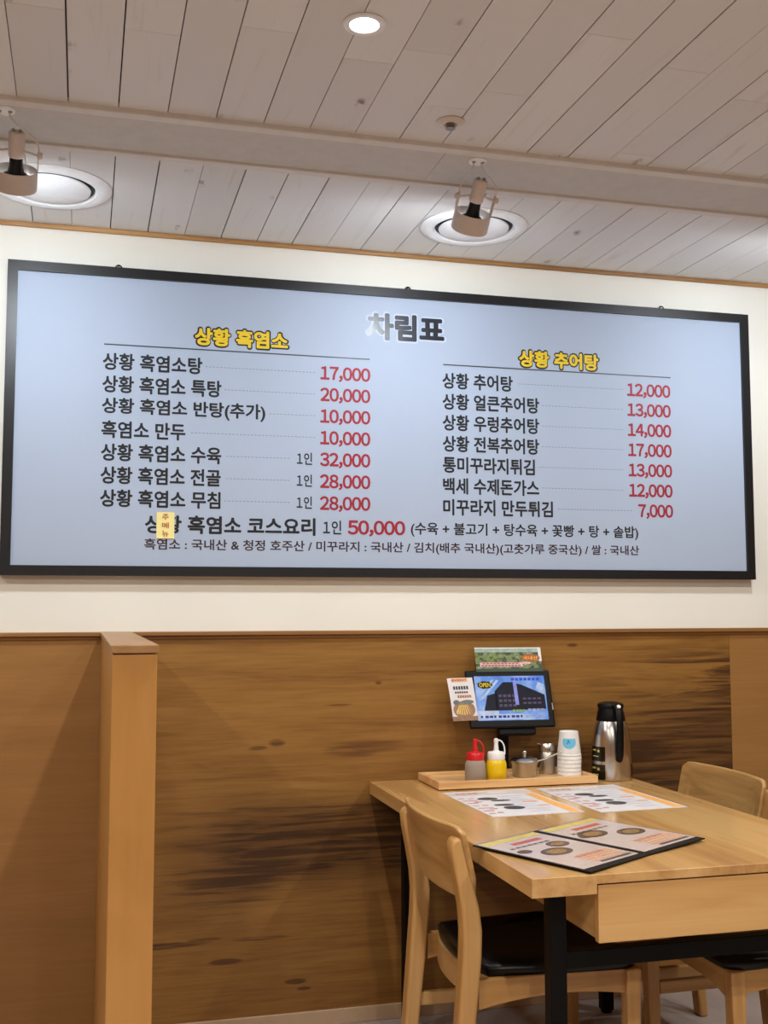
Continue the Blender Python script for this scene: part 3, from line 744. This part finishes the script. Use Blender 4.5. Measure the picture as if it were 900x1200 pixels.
# inverted paper cups nested in a stack: topmost shows whole, the rest only their rims
CX, CY = 1.580, -0.150
CX = 1.530
for k in range(6):
    top = k == 5
    z = TF + 0.0125 * k
    lab = 'white paper cup with blue round emblem, topmost of the upturned stack in the tray' if top else 'white paper cup in the upturned stack, only its rim band showing'
    t = thing('paper_cup', lab, 'paper cup', (CX + (0.0 if top else R.uniform(-.0008, .0008)), CY, z), R.uniform(0, 6) if not top else 0, group='upturned paper cups stacked in the tray' if not top else None)
    h = 0.077
    obj('cup_wall', lathe(B(), [(0.0365, 0.003), (0.0375, 0.0), (0.0388, 0.001), (0.0392, 0.004), (0.0382, 0.0065), (0.0372, 0.007), (0.0375, 0.0125), (0.0300, h), (0.0285, h), (0.0285, h - 0.005), (0.0, h - 0.005), (0.0, h - 0.0065), (0.029, h - 0.0065), (0.0352, 0.0125), (0.0355, 0.004), (0.0365, 0.003)] if top else
                          [(0.0352, 0.001), (0.0375, 0.0), (0.0386, 0.001), (0.0388, 0.004), (0.0387, 0.0065), (0.0384, 0.007), (0.0384, 0.0124), (0.0364, 0.0123), (0.0350, 0.008), (0.0352, 0.001)], seg=36), M['white_plastic'], t, smooth=True)
    if top:
        def emb(r0_, r1_, za, zb, up_to=None, n=20):
            bm = B(); pts = []
            return bm
        cu = lambda a, zz: (math.cos(a) * (0.03755 - (zz - 0.0125) / (h - 0.0125) * 0.0075 + 0.0004), math.sin(a) * (0.03755 - (zz - 0.0125) / (h - 0.0125) * 0.0075 + 0.0004), zz)
        ang = -PI / 2 - 0.40
        bm = B(); rings = []
        for q in range(9):
            zz = 0.024 + 0.032 * q / 8; hw = math.sqrt(max(0.0, 1 - ((zz - 0.046) / 0.0225) ** 2)) * 0.66
            rings.append([cu(ang - hw + 2 * hw * i / 10, zz) for i in range(11)])
        loft(bm, rings, close=False, caps=False)
        obj('round_emblem', bm, plain('sky_blue_print', (108, 190, 226), 0.5), t)
        bm = B()
        for (a_, z_, r_) in ((-0.08, 0.048, 0.10), (-0.15, 0.041, 0.07), (0.04, 0.043, 0.06)):
            c_ = bm.verts.new(cu(ang + a_, z_)); c_.co *= 1.0
            ring = []
            for i in range(10):
                p = Vector(cu(ang + a_ + r_ * math.cos(2 * PI * i / 10), z_ + r_ * 0.036 * math.sin(2 * PI * i / 10))); p.x *= 1.006; p.y *= 1.006; ring.append(bm.verts.new(p))
            c_.co.x *= 1.006; c_.co.y *= 1.006
            for i in range(10): bm.faces.new((c_, ring[i], ring[(i + 1) % 10]))
        obj('emblem_mark', bm, plain('deep_blue_print', (40, 118, 170), 0.5), t)

# thermos jug
t = thing('thermos_jug', 'steel vacuum jug with black lid and handle at the right of the tray', 'thermos jug', (1.672, -0.165, TZ))
obj('jug_body', lathe(B(), [(0, 0.0), (0.062, 0.0), (0.0655, 0.003), (0.066, 0.02), (0.0655, 0.07), (0.063, 0.115), (0.057, 0.155), (0.0475, 0.186), (0.045, 0.190), (0, 0.190)], seg=48), M['steel'], t, smooth=True)
lid = obj('jug_lid', lathe(B(), [(0, 0.186), (0.0465, 0.186), (0.0470, 0.192), (0.0425, 0.214), (0.0395, 0.226), (0.0425, 0.232), (0.0430, 0.237), (0.039, 0.243), (0.020, 0.248), (0, 0.249)], seg=40), M['black_plastic'], t, smooth=True)
hd_ = Vector((-0.11, -1, 0)).normalized(); sd = Vector((1, -0.11, 0)).normalized()
bm = B(); rings = []
for (r_, z_, w_, th) in ((0.036, 0.238, 0.012, 0.012), (0.056, 0.240, 0.012, 0.010), (0.072, 0.232, 0.0115, 0.011), (0.081, 0.210, 0.0115, 0.012), (0.085, 0.170, 0.0115, 0.012), (0.085, 0.120, 0.0115, 0.012), (0.082, 0.085, 0.011, 0.012), (0.077, 0.068, 0.009, 0.010), (0.074, 0.062, 0.005, 0.006)):
    c_ = hd_ * r_; rings.append([c_ + sd * w_ * math.cos(2 * PI * q / 12) + (hd_ * math.sin(2 * PI * q / 12)) * th * 0.5 + Vector((0, 0, z_)) + Vector((0, 0, 0.006 * math.sin(2 * PI * q / 12))) * (1 if r_ < 0.07 else 0) for q in range(12)])
obj('jug_handle', loft(bm, rings), M['black_plastic'], t, smooth=True)
bm = lathe(B(), [(0, 0), (0.007, 0), (0.008, 0.003), (0.006, 0.006), (0, 0.006)], hd_ * 0.073 + Vector((0, 0, 0.236)), 12, (hd_ + Vector((0, 0, 0.7))))
obj('lid_button', bm, M['grey_metal'], lid, smooth=True)
def wrap(z0, z1, a0_, a1_, lift=0.0007, n=14, m_=8):
    bm = B(); rings = []
    def rad(z):
        P_ = [(0.0655, 0.003), (0.066, 0.02), (0.0655, 0.07), (0.063, 0.115), (0.057, 0.155)]
        for (ra, za), (rb, zb) in zip(P_, P_[1:]):
            if z <= zb: return ra + (rb - ra) * (z - za) / (zb - za)
        return 0.057
    for k in range(m_ + 1):
        z = z0 + (z1 - z0) * k / m_
        rings.append([((rad(z) + lift) * math.cos(a0_ + (a1_ - a0_) * i / n), (rad(z) + lift) * math.sin(a0_ + (a1_ - a0_) * i / n), z) for i in range(n + 1)])
    return loft(bm, rings, close=False, caps=False)
for z0, z1 in ((0.062, 0.108), (0.004, 0.052)):
    lb = obj('label_sticker', wrap(z0, z1, math.radians(176), math.radians(226)), M['black_gloss'], t, smooth=True)
    bm = B()
    for (f0, f1, g0, g1) in ((0.12, 0.40, 0.70, 0.80), (0.5, 0.66, 0.62, 0.78), (0.15, 0.6, 0.30, 0.36)):
        w_ = wrap(z0 + (z1 - z0) * g0, z0 + (z1 - z0) * g1, math.radians(176 + 50 * f0), math.radians(176 + 50 * f1), 0.0012, 6, 2)
        me_ = bpy.data.meshes.new('tmp'); w_.to_mesh(me_); w_.free(); bm.from_mesh(me_); bpy.data.meshes.remove(me_)
    obj('sticker_print', bm, ink('sticker_yellow', (190, 178, 70)), lb)
obj('label_sticker', wrap(0.012, 0.050, math.radians(314), math.radians(345)), M['black_gloss'], t, smooth=True)

# tablet on a stand
t = thing('tablet_stand', 'black tablet ordering screen on a stand behind the condiment tray', 'tablet', (1.360, -0.012, TZ))
T0 = Vector((1.355, -0.112, 0.908))          # bottom centre of the body, front face
TU = Vector((1.0, -0.02, -0.004)).normalized()
TV = Vector((0.0, 0.30, 0.954)).normalized(); TV = (TV - TU * TV.dot(TU)).normalized()
TN = TU.cross(TV).normalized()               # towards the viewer
TW, TH, TT = 0.292, 0.190, 0.014
LOC = Matrix.Translation(t.location).inverted()
def slab(bm, x0, x1, y0, y1, n0, n1, o=T0):
    c = [o + TU * x + TV * y + TN * n for n in (n0, n1) for x, y in ((x0, y0), (x1, y0), (x1, y1), (x0, y1))]
    vs = [bm.verts.new(p) for p in c]
    for q in ((0, 3, 2, 1), (4, 5, 6, 7), (0, 1, 5, 4), (1, 2, 6, 5), (2, 3, 7, 6), (3, 0, 4, 7)): bm.faces.new([vs[i] for i in q])
    return bm
def tpart(name, bm, mat, parent=None, **k):
    o = obj(name, bm, mat, parent or t, **k)
    if parent is None: o.matrix_parent_inverse = LOC
    return o
body = tpart('tablet_body', slab(B(), -TW / 2, TW / 2, 0, TH, -TT, 0), M['black_plastic'], bevel=0.005, segs=3)
def screen_mat():
    m = Mat('lit_screen_photo', 0.25, spec=0.2)
    m.set(Base_Color=(0.01, 0.01, 0.012, 1))
    n = m.noise(m.vmul((14, 14, 14)), 1.0, 4)
    m.b.inputs['Emission Strength'].default_value = 0.85
    m.put(m.b.inputs['Emission Color'], m.ramp(n, [(0.3, lin(70, 120, 214)), (0.5, lin(110, 156, 232)), (0.7, lin(176, 202, 244))])); return m.m
def emit_ink(name, rgb, s=0.9):
    m = Mat(name, 0.3, spec=0.08); m.set(Base_Color=(0.01, 0.01, 0.01, 1)); n = m.noise(m.vmul((60, 60, 60)), 1.0, 3)
    c = lin(*rgb); d = tuple(v * 0.7 for v in c[:3]) + (1,)
    m.put(m.b.inputs['Emission Color'], m.ramp(n, [(0.35, d), (0.65, c)])); m.b.inputs['Emission Strength'].default_value = s; return m.m
SW, SH = 0.243, 0.146
S0 = T0 + TV * 0.024 + TU * 0.003
sc = tpart('screen', slab(B(), -SW / 2, SW / 2, 0, SH, -0.001, 0.0006, S0), screen_mat())
sc['label'] = 'lit screen with a building photo'
def on_screen(name, shapes, mat, lift):
    bm = B()
    for s in shapes: poly(bm, [S0 + TU * (x * SW - SW / 2) + TV * (y * SH) + TN * (0.0006 + lift) for x, y in s])
    o = obj(name, bm, mat, sc); o.matrix_parent_inverse = sc.matrix_parent_inverse.inverted() @ LOC if False else Matrix(); return o
rect = lambda x0, y0, x1, y1: [(x0, y0), (x1, y0), (x1, y1), (x0, y1)]
on_screen('screen_building', [[(0.10, 0.22), (0.30, 0.22), (0.30, 0.62), (0.16, 0.56)], [(0.27, 0.22), (0.56, 0.22), (0.56, 0.86), (0.40, 0.86), (0.27, 0.66)], [(0.56, 0.22), (0.98, 0.24), (0.98, 0.56), (0.66, 0.80), (0.56, 0.84)]], emit_ink('screen_dark', (24, 24, 42)), 0.0003)
on_screen('screen_windows', [rect(0.32 + 0.065 * i, 0.30 + 0.11 * j, 0.365 + 0.065 * i, 0.36 + 0.11 * j) for i in range(4) for j in range(3)] + [rect(0.66 + 0.07 * i, 0.36 + 0.10 * j, 0.71 + 0.07 * i, 0.40 + 0.10 * j) for i in range(4) for j in range(2)], emit_ink('screen_window_glow', (96, 84, 112)), 0.0005)
for q_ in ([(0.02, 0.55), (0.10, 0.62), (0.28, 0.92), (0.24, 0.92)], [(0.04, 0.45), (0.12, 0.5), (0.34, 0.9), (0.31, 0.92)], [(0.86, 0.7), (0.97, 0.6), (0.98, 0.8), (0.9, 0.86)]):
    on_screen('screen_cloud', [q_], emit_ink('screen_pale', (196, 216, 248)), 0.0004)
on_screen('screen_sign', [[(0.55, 0.34), (0.60, 0.34), (0.59, 0.90), (0.54, 0.90)]], emit_ink('screen_lilac', (158, 160, 240)), 0.0008)
on_screen('screen_header', [rect(0.52 + 0.06 * i, 0.89, 0.565 + 0.06 * i, 0.955) for i in range(7)], emit_ink('screen_blue_letters', (70, 92, 220)), 0.0008)
on_screen('screen_caption', [rect(0.0, 0.02, 0.66, 0.14), rect(0.0, 0.14, 0.30, 0.22)], emit_ink('screen_white_strip', (206, 218, 246)), 0.0008)
on_screen('screen_caption_text', [rect(0.04 + 0.062 * i, 0.055, 0.04 + 0.062 * i + (0.048 if i % 3 else 0.03), 0.11) for i in range(10)], emit_ink('screen_ink', (40, 66, 150)), 0.0011)
on_screen('screen_phone_text', [rect(0.68 + 0.075 * i, 0.05, 0.74 + 0.075 * i, 0.10) for i in range(4)] + [rect(0.72 + 0.06 * i, 0.19, 0.765 + 0.06 * i, 0.25) for i in range(4)], emit_ink('screen_grey_text', (170, 176, 214)), 0.0011)
on_screen('screen_yellow_text', [rect(0.50 + 0.045 * i, 0.185, 0.535 + 0.045 * i, 0.235) for i in range(4)], emit_ink('screen_green_text', (156, 186, 60)), 0.0011)
BADGE = [(0.14 + 0.105 * math.cos(a) * (1.0 + 0.06 * math.cos(7 * a)), 0.80 + 0.085 * math.sin(a) * (1 + 0.08 * math.cos(7 * a))) for a in [2 * PI * k / 28 for k in range(28)]]
on_screen('screen_badge', [BADGE], emit_ink('screen_black', (16, 16, 20)), 0.0008)
text_later('OPEN', 0.03, on_plane(S0, TU, TV, -SW / 2 + 0.060 * SW, -SW / 2 + 0.222 * SW, 0.80 * SH, 0.10 * SH, 0.0018), 'screen_badge_text', emit_ink('screen_yellow', (244, 208, 40)), body)
tpart('power_key', slab(B(), TW / 2 - 0.0055, TW / 2 - 0.002, 0.055, 0.078, 0.0001, 0.0012), M['grey_metal'])
# stand: hinge block, post, base
bm = B(); slab(bm, -0.045, 0.082, -0.020, 0.004, -0.045, -0.016); tpart('hinge_block', bm, M['black_plastic'], bevel=0.005, segs=3)
bm = B(); slab(bm, -0.03, 0.060, 0.0, 0.09, -0.030, -0.0145); tpart('back_mount', bm, M['black_plastic'], bevel=0.004)
bm = B(); box(bm, 1.335, 1.372, -0.021, -0.012, TZ + 0.010, 0.905); tpart('stand_post', bm, M['black_steel'], bevel=0.002)
bm = B(); box(bm, 1.27, 1.44, -0.028, -0.0085, TZ, TZ + 0.010); tpart('stand_base', bm, M['black_steel'], bevel=0.002)

# paper cards on the tablet
def card(name, label, pts, thick, mat, rows=6, curl=0.0):
    """pts: bl, br, tr, tl on the tablet plane coordinates (x, y, n)"""
    bl, br, tr_, tl = [T0 + TU * x + TV * y + TN * n for x, y, n in pts]
    rings = []
    for k in range(rows + 1):
        v = k / rows; a = bl.lerp(tl, v); b = br.lerp(tr_, v)
        off = TN * (curl * math.sin(PI * v))
        rings.append([a + off, b + off, b + off - TN * thick, a + off - TN * thick])
    o = obj(name, loft(B(), rings), mat); return o, bl, br, tr_, tl
def green_photo():
    m = Mat('green_field_photo', 0.35)
    n = m.noise(m.vmul((42, 42, 70)), 1.0, 4, 0.6, 0.5)
    m.set(Base_Color=m.ramp(n, [(0.36, lin(14, 24, 16)), (0.45, lin(44, 66, 28)), (0.52, lin(126, 140, 54)), (0.58, lin(70, 92, 62)), (0.66, lin(150, 162, 140))])); return m.m
gc, bl, br, tr2, tl2 = card('promo_card', 'green photo card with pink banner standing on top of the tablet', [(-0.108, 0.184, 0.0025), (0.124, 0.184, 0.0025), (0.120, 0.266, 0.0025), (-0.108, 0.266, 0.0025)], 0.0016, green_photo())
tag(gc, 'green photo card with pink banner standing on top of the tablet', 'card')
gU, gV = (br - bl), (tl2 - bl); gN = gU.cross(gV).normalized()
def on_card(name, shapes, mat, parent, o, U, V, N, lift):
    bm = B()
    for s in shapes: poly(bm, [o + U * x + V * y + N * lift for x, y in s])
    return obj(name, bm, mat, parent)
on_card('card_border', [rect(0.0, 0.955, 1.0, 1.0), rect(0.955, 0.42, 1.0, 0.955)], M['paper'], gc, bl, gU, gV, gN, 0.0004)
on_card('card_sky', [rect(0.0, 0.80, 0.955, 0.955)], plain('card_sky_print', (150, 172, 158), 0.4, vary=0.25, scale=60), gc, bl, gU, gV, gN, 0.0003)
on_card('card_banner', [rect(0.06, 0.20, 0.70, 0.38), rect(0.70, 0.31, 0.82, 0.40)], plain('pink_banner', (222, 176, 176), 0.5, vary=0.2, scale=120), gc, bl, gU, gV, gN, 0.0005)
on_card('card_foot', [rect(0.0, 0.0, 1.0, 0.13)], plain('card_dark_green', (36, 62, 44), 0.4), gc, bl, gU, gV, gN, 0.0004)
on_card('card_badge', [[(0.83 + 0.145 * math.cos(a), 0.56 + 0.155 * math.sin(a)) for a in [2 * PI * k / 24 for k in range(24)]]], plain('dark_orange_print', (150, 76, 14), 0.4), gc, bl, gU, gV, gN, 0.0006)
gl = gU.length; gh = gV.length
text_later('국내산', 0.02, on_plane(bl, gU.normalized(), gV.normalized(), 0.72 * gl, 0.94 * gl, 0.56 * gh, 0.17 * gh, 0.0010), 'card_badge_text', ink('orange_ink', (246, 168, 40)), gc)
on_card('card_banner_text', [rect(0.08 + 0.05 * i, 0.225, 0.118 + 0.05 * i, 0.275) for i in range(12)], ink('plum_ink', (110, 66, 74)), gc, bl, gU, gV, gN, 0.0008)
on_card('card_banner_text', [rect(0.10 + 0.055 * i, 0.315, 0.142 + 0.055 * i, 0.365) for i in range(10)], ink('rose_ink', (178, 84, 96)), gc, bl, gU, gV, gN, 0.0008)

ev, bl, br, tr2, tl2 = card('event_card', 'small white event card with fried food picture on the left edge of the tablet', [(-0.203, 0.024, 0.0030), (-0.119, 0.026, 0.0030), (-0.126, 0.166, 0.0030), (-0.212, 0.164, 0.0030)], 0.0012, M['paper'], 8, 0.004)
tag(ev, 'small white event card with fried food picture on the left edge of the tablet', 'card')
U, V = (br - bl), (tl2 - bl); N = U.cross(V).normalized()
L_, H_ = U.length, V.length
def cn(y): return 0.004 * math.sin(PI * y) + 0.0004
def ev_quad(name, shapes, mat, extra=0.0):
    bm = B()
    for s in shapes: poly(bm, [bl + U * x + V * y + N * (cn(y) + extra) for x, y in s])
    return obj(name, bm, mat, ev)
ev_quad('card_banner', [rect(0.15, 0.90, 0.82, 0.985)], plain('peach_print', (236, 184, 140), 0.5))
text_later('EVENT', 0.02, on_plane(bl, U.normalized(), V.normalized(), 0.18 * L_, 0.78 * L_, 0.945 * H_, 0.055 * H_, 0.0030), 'card_title', ink('burnt_orange_ink', (176, 88, 24)), ev)
ev_quad('card_text', [rect(0.18 + 0.105 * i, 0.72, 0.26 + 0.105 * i, 0.80) for i in range(6)] + [rect(0.22 + 0.09 * i, 0.63, 0.29 + 0.09 * i, 0.675) for i in range(6)], ink('card_ink', (58, 50, 46)), 0.0004)
ev_quad('card_price', [rect(0.30 + 0.095 * i, 0.525, 0.375 + 0.095 * i, 0.585) for i in range(6)], ink('ochre_ink', (176, 106, 40)), 0.0004)
ev_quad('card_picture', [[(0.5 + 0.44 * math.cos(a), 0.25 + 0.20 * math.sin(a)) for a in [2 * PI * k / 24 for k in range(24)]], rect(0.0, 0.0, 1.0, 0.10)], plain('plate_print', (150, 116, 92), 0.5, vary=0.2, scale=120), 0.0003)
ev_quad('card_garnish', [[(0.66 + 0.26 * math.cos(a), 0.425 + 0.05 * math.sin(a)) for a in [2 * PI * k / 14 for k in range(14)]], [(0.22 + 0.13 * math.cos(a), 0.42 + 0.06 * math.sin(a)) for a in [2 * PI * k / 12 for k in range(12)]]], plain('slate_print', (104, 110, 104), 0.5, vary=0.3, scale=150), 0.0005)
ev_quad('card_food', [[(0.48 + 0.36 * (i - 3) / 3.5 - 0.02, 0.13 + 0.02 * abs(i - 3) % 2), (0.48 + 0.36 * (i - 3) / 3.5 + 0.042, 0.13), (0.48 + 0.17 * (i - 3) / 3.5 + 0.014, 0.36), (0.48 + 0.17 * (i - 3) / 3.5 - 0.016, 0.36)] for i in range(7)], plain('golden_print', (222, 188, 96), 0.5, vary=0.2, scale=200), 0.0007)

# paper placemats
def placemat(name, label, c, ang, w, h):
    o = obj(name, box(B(), -w / 2, w / 2, -h / 2, h / 2, 0.0, 0.0008), M['paper']); o.location = (c[0], c[1], TZ + 0.0003); o.rotation_euler = (0, 0, ang)
    tag(o, label, 'placemat', 'paper placemats')
    def pr(nm, shapes, mat, lift=0.0003):
        if nm in ('photo', 'accent_text', 'side_text') and len(shapes) > 1:
            for q in shapes: pr(nm, [q], mat, lift)
            return
        bm = B()
        for s in shapes: poly(bm, [(x * w - w / 2, y * h - h / 2, 0.0008 + lift) for x, y in s])
        return obj(nm, bm, mat, o)
    P = PRINT
    pr('header_strip', [rect(0.0, 0.83, 1.0, 0.965)], P['grey'])
    pr('header_text', [rect(0.10 + 0.07 * i, 0.87, 0.155 + 0.07 * i, 0.93) for i in range(4)], P['rose'], 0.0005)
    pr('header_tag', [rect(0.48, 0.87, 0.72, 0.93)], P['white'], 0.0005)
    pr('orange_strip', [rect(0.86, 0.02, 0.975, 0.80)], P['orange'])
    pr('photo', [[(0.34 + 0.115 * math.cos(a) + dx, y + 0.055 * math.sin(a) * q) for a in [2 * PI * k / 16 for k in range(16)]] for y, dx, q in ((0.66, 0.0, 1.0), (0.57, 0.10, .6), (0.28, 0.07, 1.2), (0.40, 0.03, .7))], P['dark'], 0.0005)
    pr('side_text', [rect(0.03, 0.10 + 0.10 * i, 0.10 + 0.05 * (i % 3), 0.13 + 0.10 * i) for i in range(7)] + [rect(0.13, 0.12 + 0.14 * i, 0.20 + 0.02 * (i % 2), 0.15 + 0.14 * i) for i in range(5)], P['rose'], 0.0004)
    pr('body_text', [rect(0.50, 0.12 + 0.085 * i, 0.72 + 0.05 * (i % 3), 0.14 + 0.085 * i) for i in range(8)], P['faint'], 0.0004)
    pr('accent_text', [rect(0.64, 0.46, 0.80, 0.50), rect(0.70, 0.30, 0.82, 0.33)], P['peach'], 0.0006)
    return o
PRINT = dict(grey=plain('pale_grey_print', (204, 196, 192), 0.5), rose=plain('rose_print', (196, 138, 128), 0.5), white=M['paper'], orange=plain('orange_print', (240, 176, 96), 0.5, vary=0.12, scale=90),
             dark=plain('dark_dish_print', (66, 66, 70), 0.45, vary=0.3, scale=150), faint=plain('faint_lilac_print', (196, 196, 208), 0.5), peach=plain('peach_text_print', (232, 170, 130), 0.5))
placemat('paper_placemat', 'white printed paper placemat on the table in front of the sauce bottles', (1.191, -0.490), math.radians(1.6), 0.268, 0.405)
placemat('paper_placemat', 'white printed paper placemat on the table in front of the thermos jug', (1.496, -0.494), math.radians(2.5), 0.268, 0.415)

# open menu folder
mo = thing('menu_folder', 'open black menu folder with food photos lying at the front of the table', 'menu', (1.162, -1.068, TZ))
lu = Vector((0.430, -0.903, 0)).normalized(); lv = Vector((-lu.y, lu.x, 0)); lv = Vector((0.903, 0.430, 0)).normalized()
HL = 0.173
LVL = Vector((0.845, 0.535, 0)).normalized(); LVR = Vector((0.889, 0.458, 0)).normalized()      # the two leaves lie slightly splayed
mv = lambda a, b, z: (lu.x * b + (LVL if a < 0 else LVR).x * a, lu.y * b + (LVL if a < 0 else LVR).y * a, z)
def leaf(bm, a0_, a1_, b0_, b1_, z0, z1, lift):
    rings = []
    for k in range(7):
        f_ = k / 6; a = a0_ + (a1_ - a0_) * f_; dz = lift * f_
        rings.append([mv(a, b0_, z0 + dz), mv(a, b1_, z0 + dz), mv(a, b1_, z1 + dz), mv(a, b0_, z1 + dz)])
    return loft(bm, rings)
def folder_half(sg, wd_, lift):
    cv = obj('cover', leaf(B(), 0.002 * sg, wd_ * sg, -HL, HL, 0.0008, 0.0034, lift), M['black_plastic'], mo)
    sh = obj('menu_sheet', leaf(B(), 0.012 * sg, (wd_ - 0.006) * sg, -HL + 0.006, HL - 0.022, 0.0036, 0.0042, lift), plain('blush_menu_paper', (202, 186, 180), 0.2, spec=0.7), mo)
    sheet = sh
    W_ = wd_ - 0.018
    def pr(nm, shapes, mat, l2=0.0002):
        if nm in ('dish_photo', 'dish_rim') and len(shapes) > 1:
            for q in shapes: pr(nm, [q], mat, l2)
            return
        bm = B()
        for s in shapes:
            pts = []
            for x, y in s:                        # x 0..1 from the photo's left edge of the page, y 0..1 from near end to far end
                a = (0.012 + W_ * (x if sg > 0 else 1 - x)) ; f_ = a / wd_
                dz = lift * f_
                pts.append(mv(a * sg, (HL - 0.022) - (2 * HL - 0.028) * y, 0.0042 + dz + l2))
            poly(bm, pts)
        return obj(nm, bm, mat, sheet)
    el = lambda cx, cy, rx, ry: [(cx + rx * math.cos(2 * PI * k / 22), cy + ry * math.sin(2 * PI * k / 22)) for k in range(22)]
    pr('header_strip', [rect(0.02, 0.90, 0.98, 0.985)], PRINT2['olive'])
    pr('title_text', [rect(0.30 + 0.085 * i, 0.78, 0.37 + 0.085 * i, 0.84) for i in range(6)], PRINT2['red'])
    pr('caption_text', [rect(0.10 + 0.10 * i, 0.70, 0.17 + 0.10 * i, 0.73) for i in range(7)], PRINT2['ink'])
    pr('dish_photo', [el(0.42, 0.45, 0.22, 0.10), el(0.72, 0.60, 0.16, 0.08)] if sg < 0 else [el(0.30, 0.62, 0.22, 0.10), el(0.72, 0.46, 0.20, 0.10)], PRINT2['dish'])
    pr('dish_rim', [el(0.42, 0.45, 0.14, 0.06), el(0.72, 0.60, 0.10, 0.045)] if sg < 0 else [el(0.30, 0.62, 0.14, 0.06), el(0.72, 0.46, 0.12, 0.06)], PRINT2['food'], 0.0004)
    pr('side_photo', [el(0.14, 0.60, 0.10, 0.05)], PRINT2['dish'], 0.0003)
    pr('price_list', [rect(0.34, 0.08 + 0.05 * i, 0.95, 0.105 + 0.05 * i) for i in range(4)], PRINT2['amber'])
    pr('price_text', [rect(0.36 + 0.10 * i, 0.225 + 0.028 * j, 0.43 + 0.10 * i, 0.236 + 0.028 * j) for i in range(5) for j in range(2)], PRINT2['red'])
    pr('foot_strip', [rect(0.40, 0.03, 0.95, 0.065)], PRINT2['ink'])
PRINT2 = dict(olive=plain('olive_gold_print', (206, 186, 96), 0.3, vary=0.15, scale=80), red=plain('menu_red_print', (188, 78, 66), 0.3), ink=plain('menu_ink_print', (84, 74, 72), 0.3),
              dish=plain('dish_brown_print', (92, 74, 62), 0.25, vary=0.4, scale=120), food=plain('food_print', (150, 120, 80), 0.25, vary=0.4, scale=160), amber=plain('amber_print', (214, 150, 100), 0.3, vary=0.2, scale=90))
folder_half(-1, 0.243, 0.003); folder_half(1, 0.227, 0.005)
obj('spine', box(B(), -0.006, 0.006, -HL, HL, 0.0004, 0.0030), M['black_plastic'], mo, bevel=0.001).rotation_euler = (0, 0, math.atan2(lv.y, lv.x))

flush_texts()
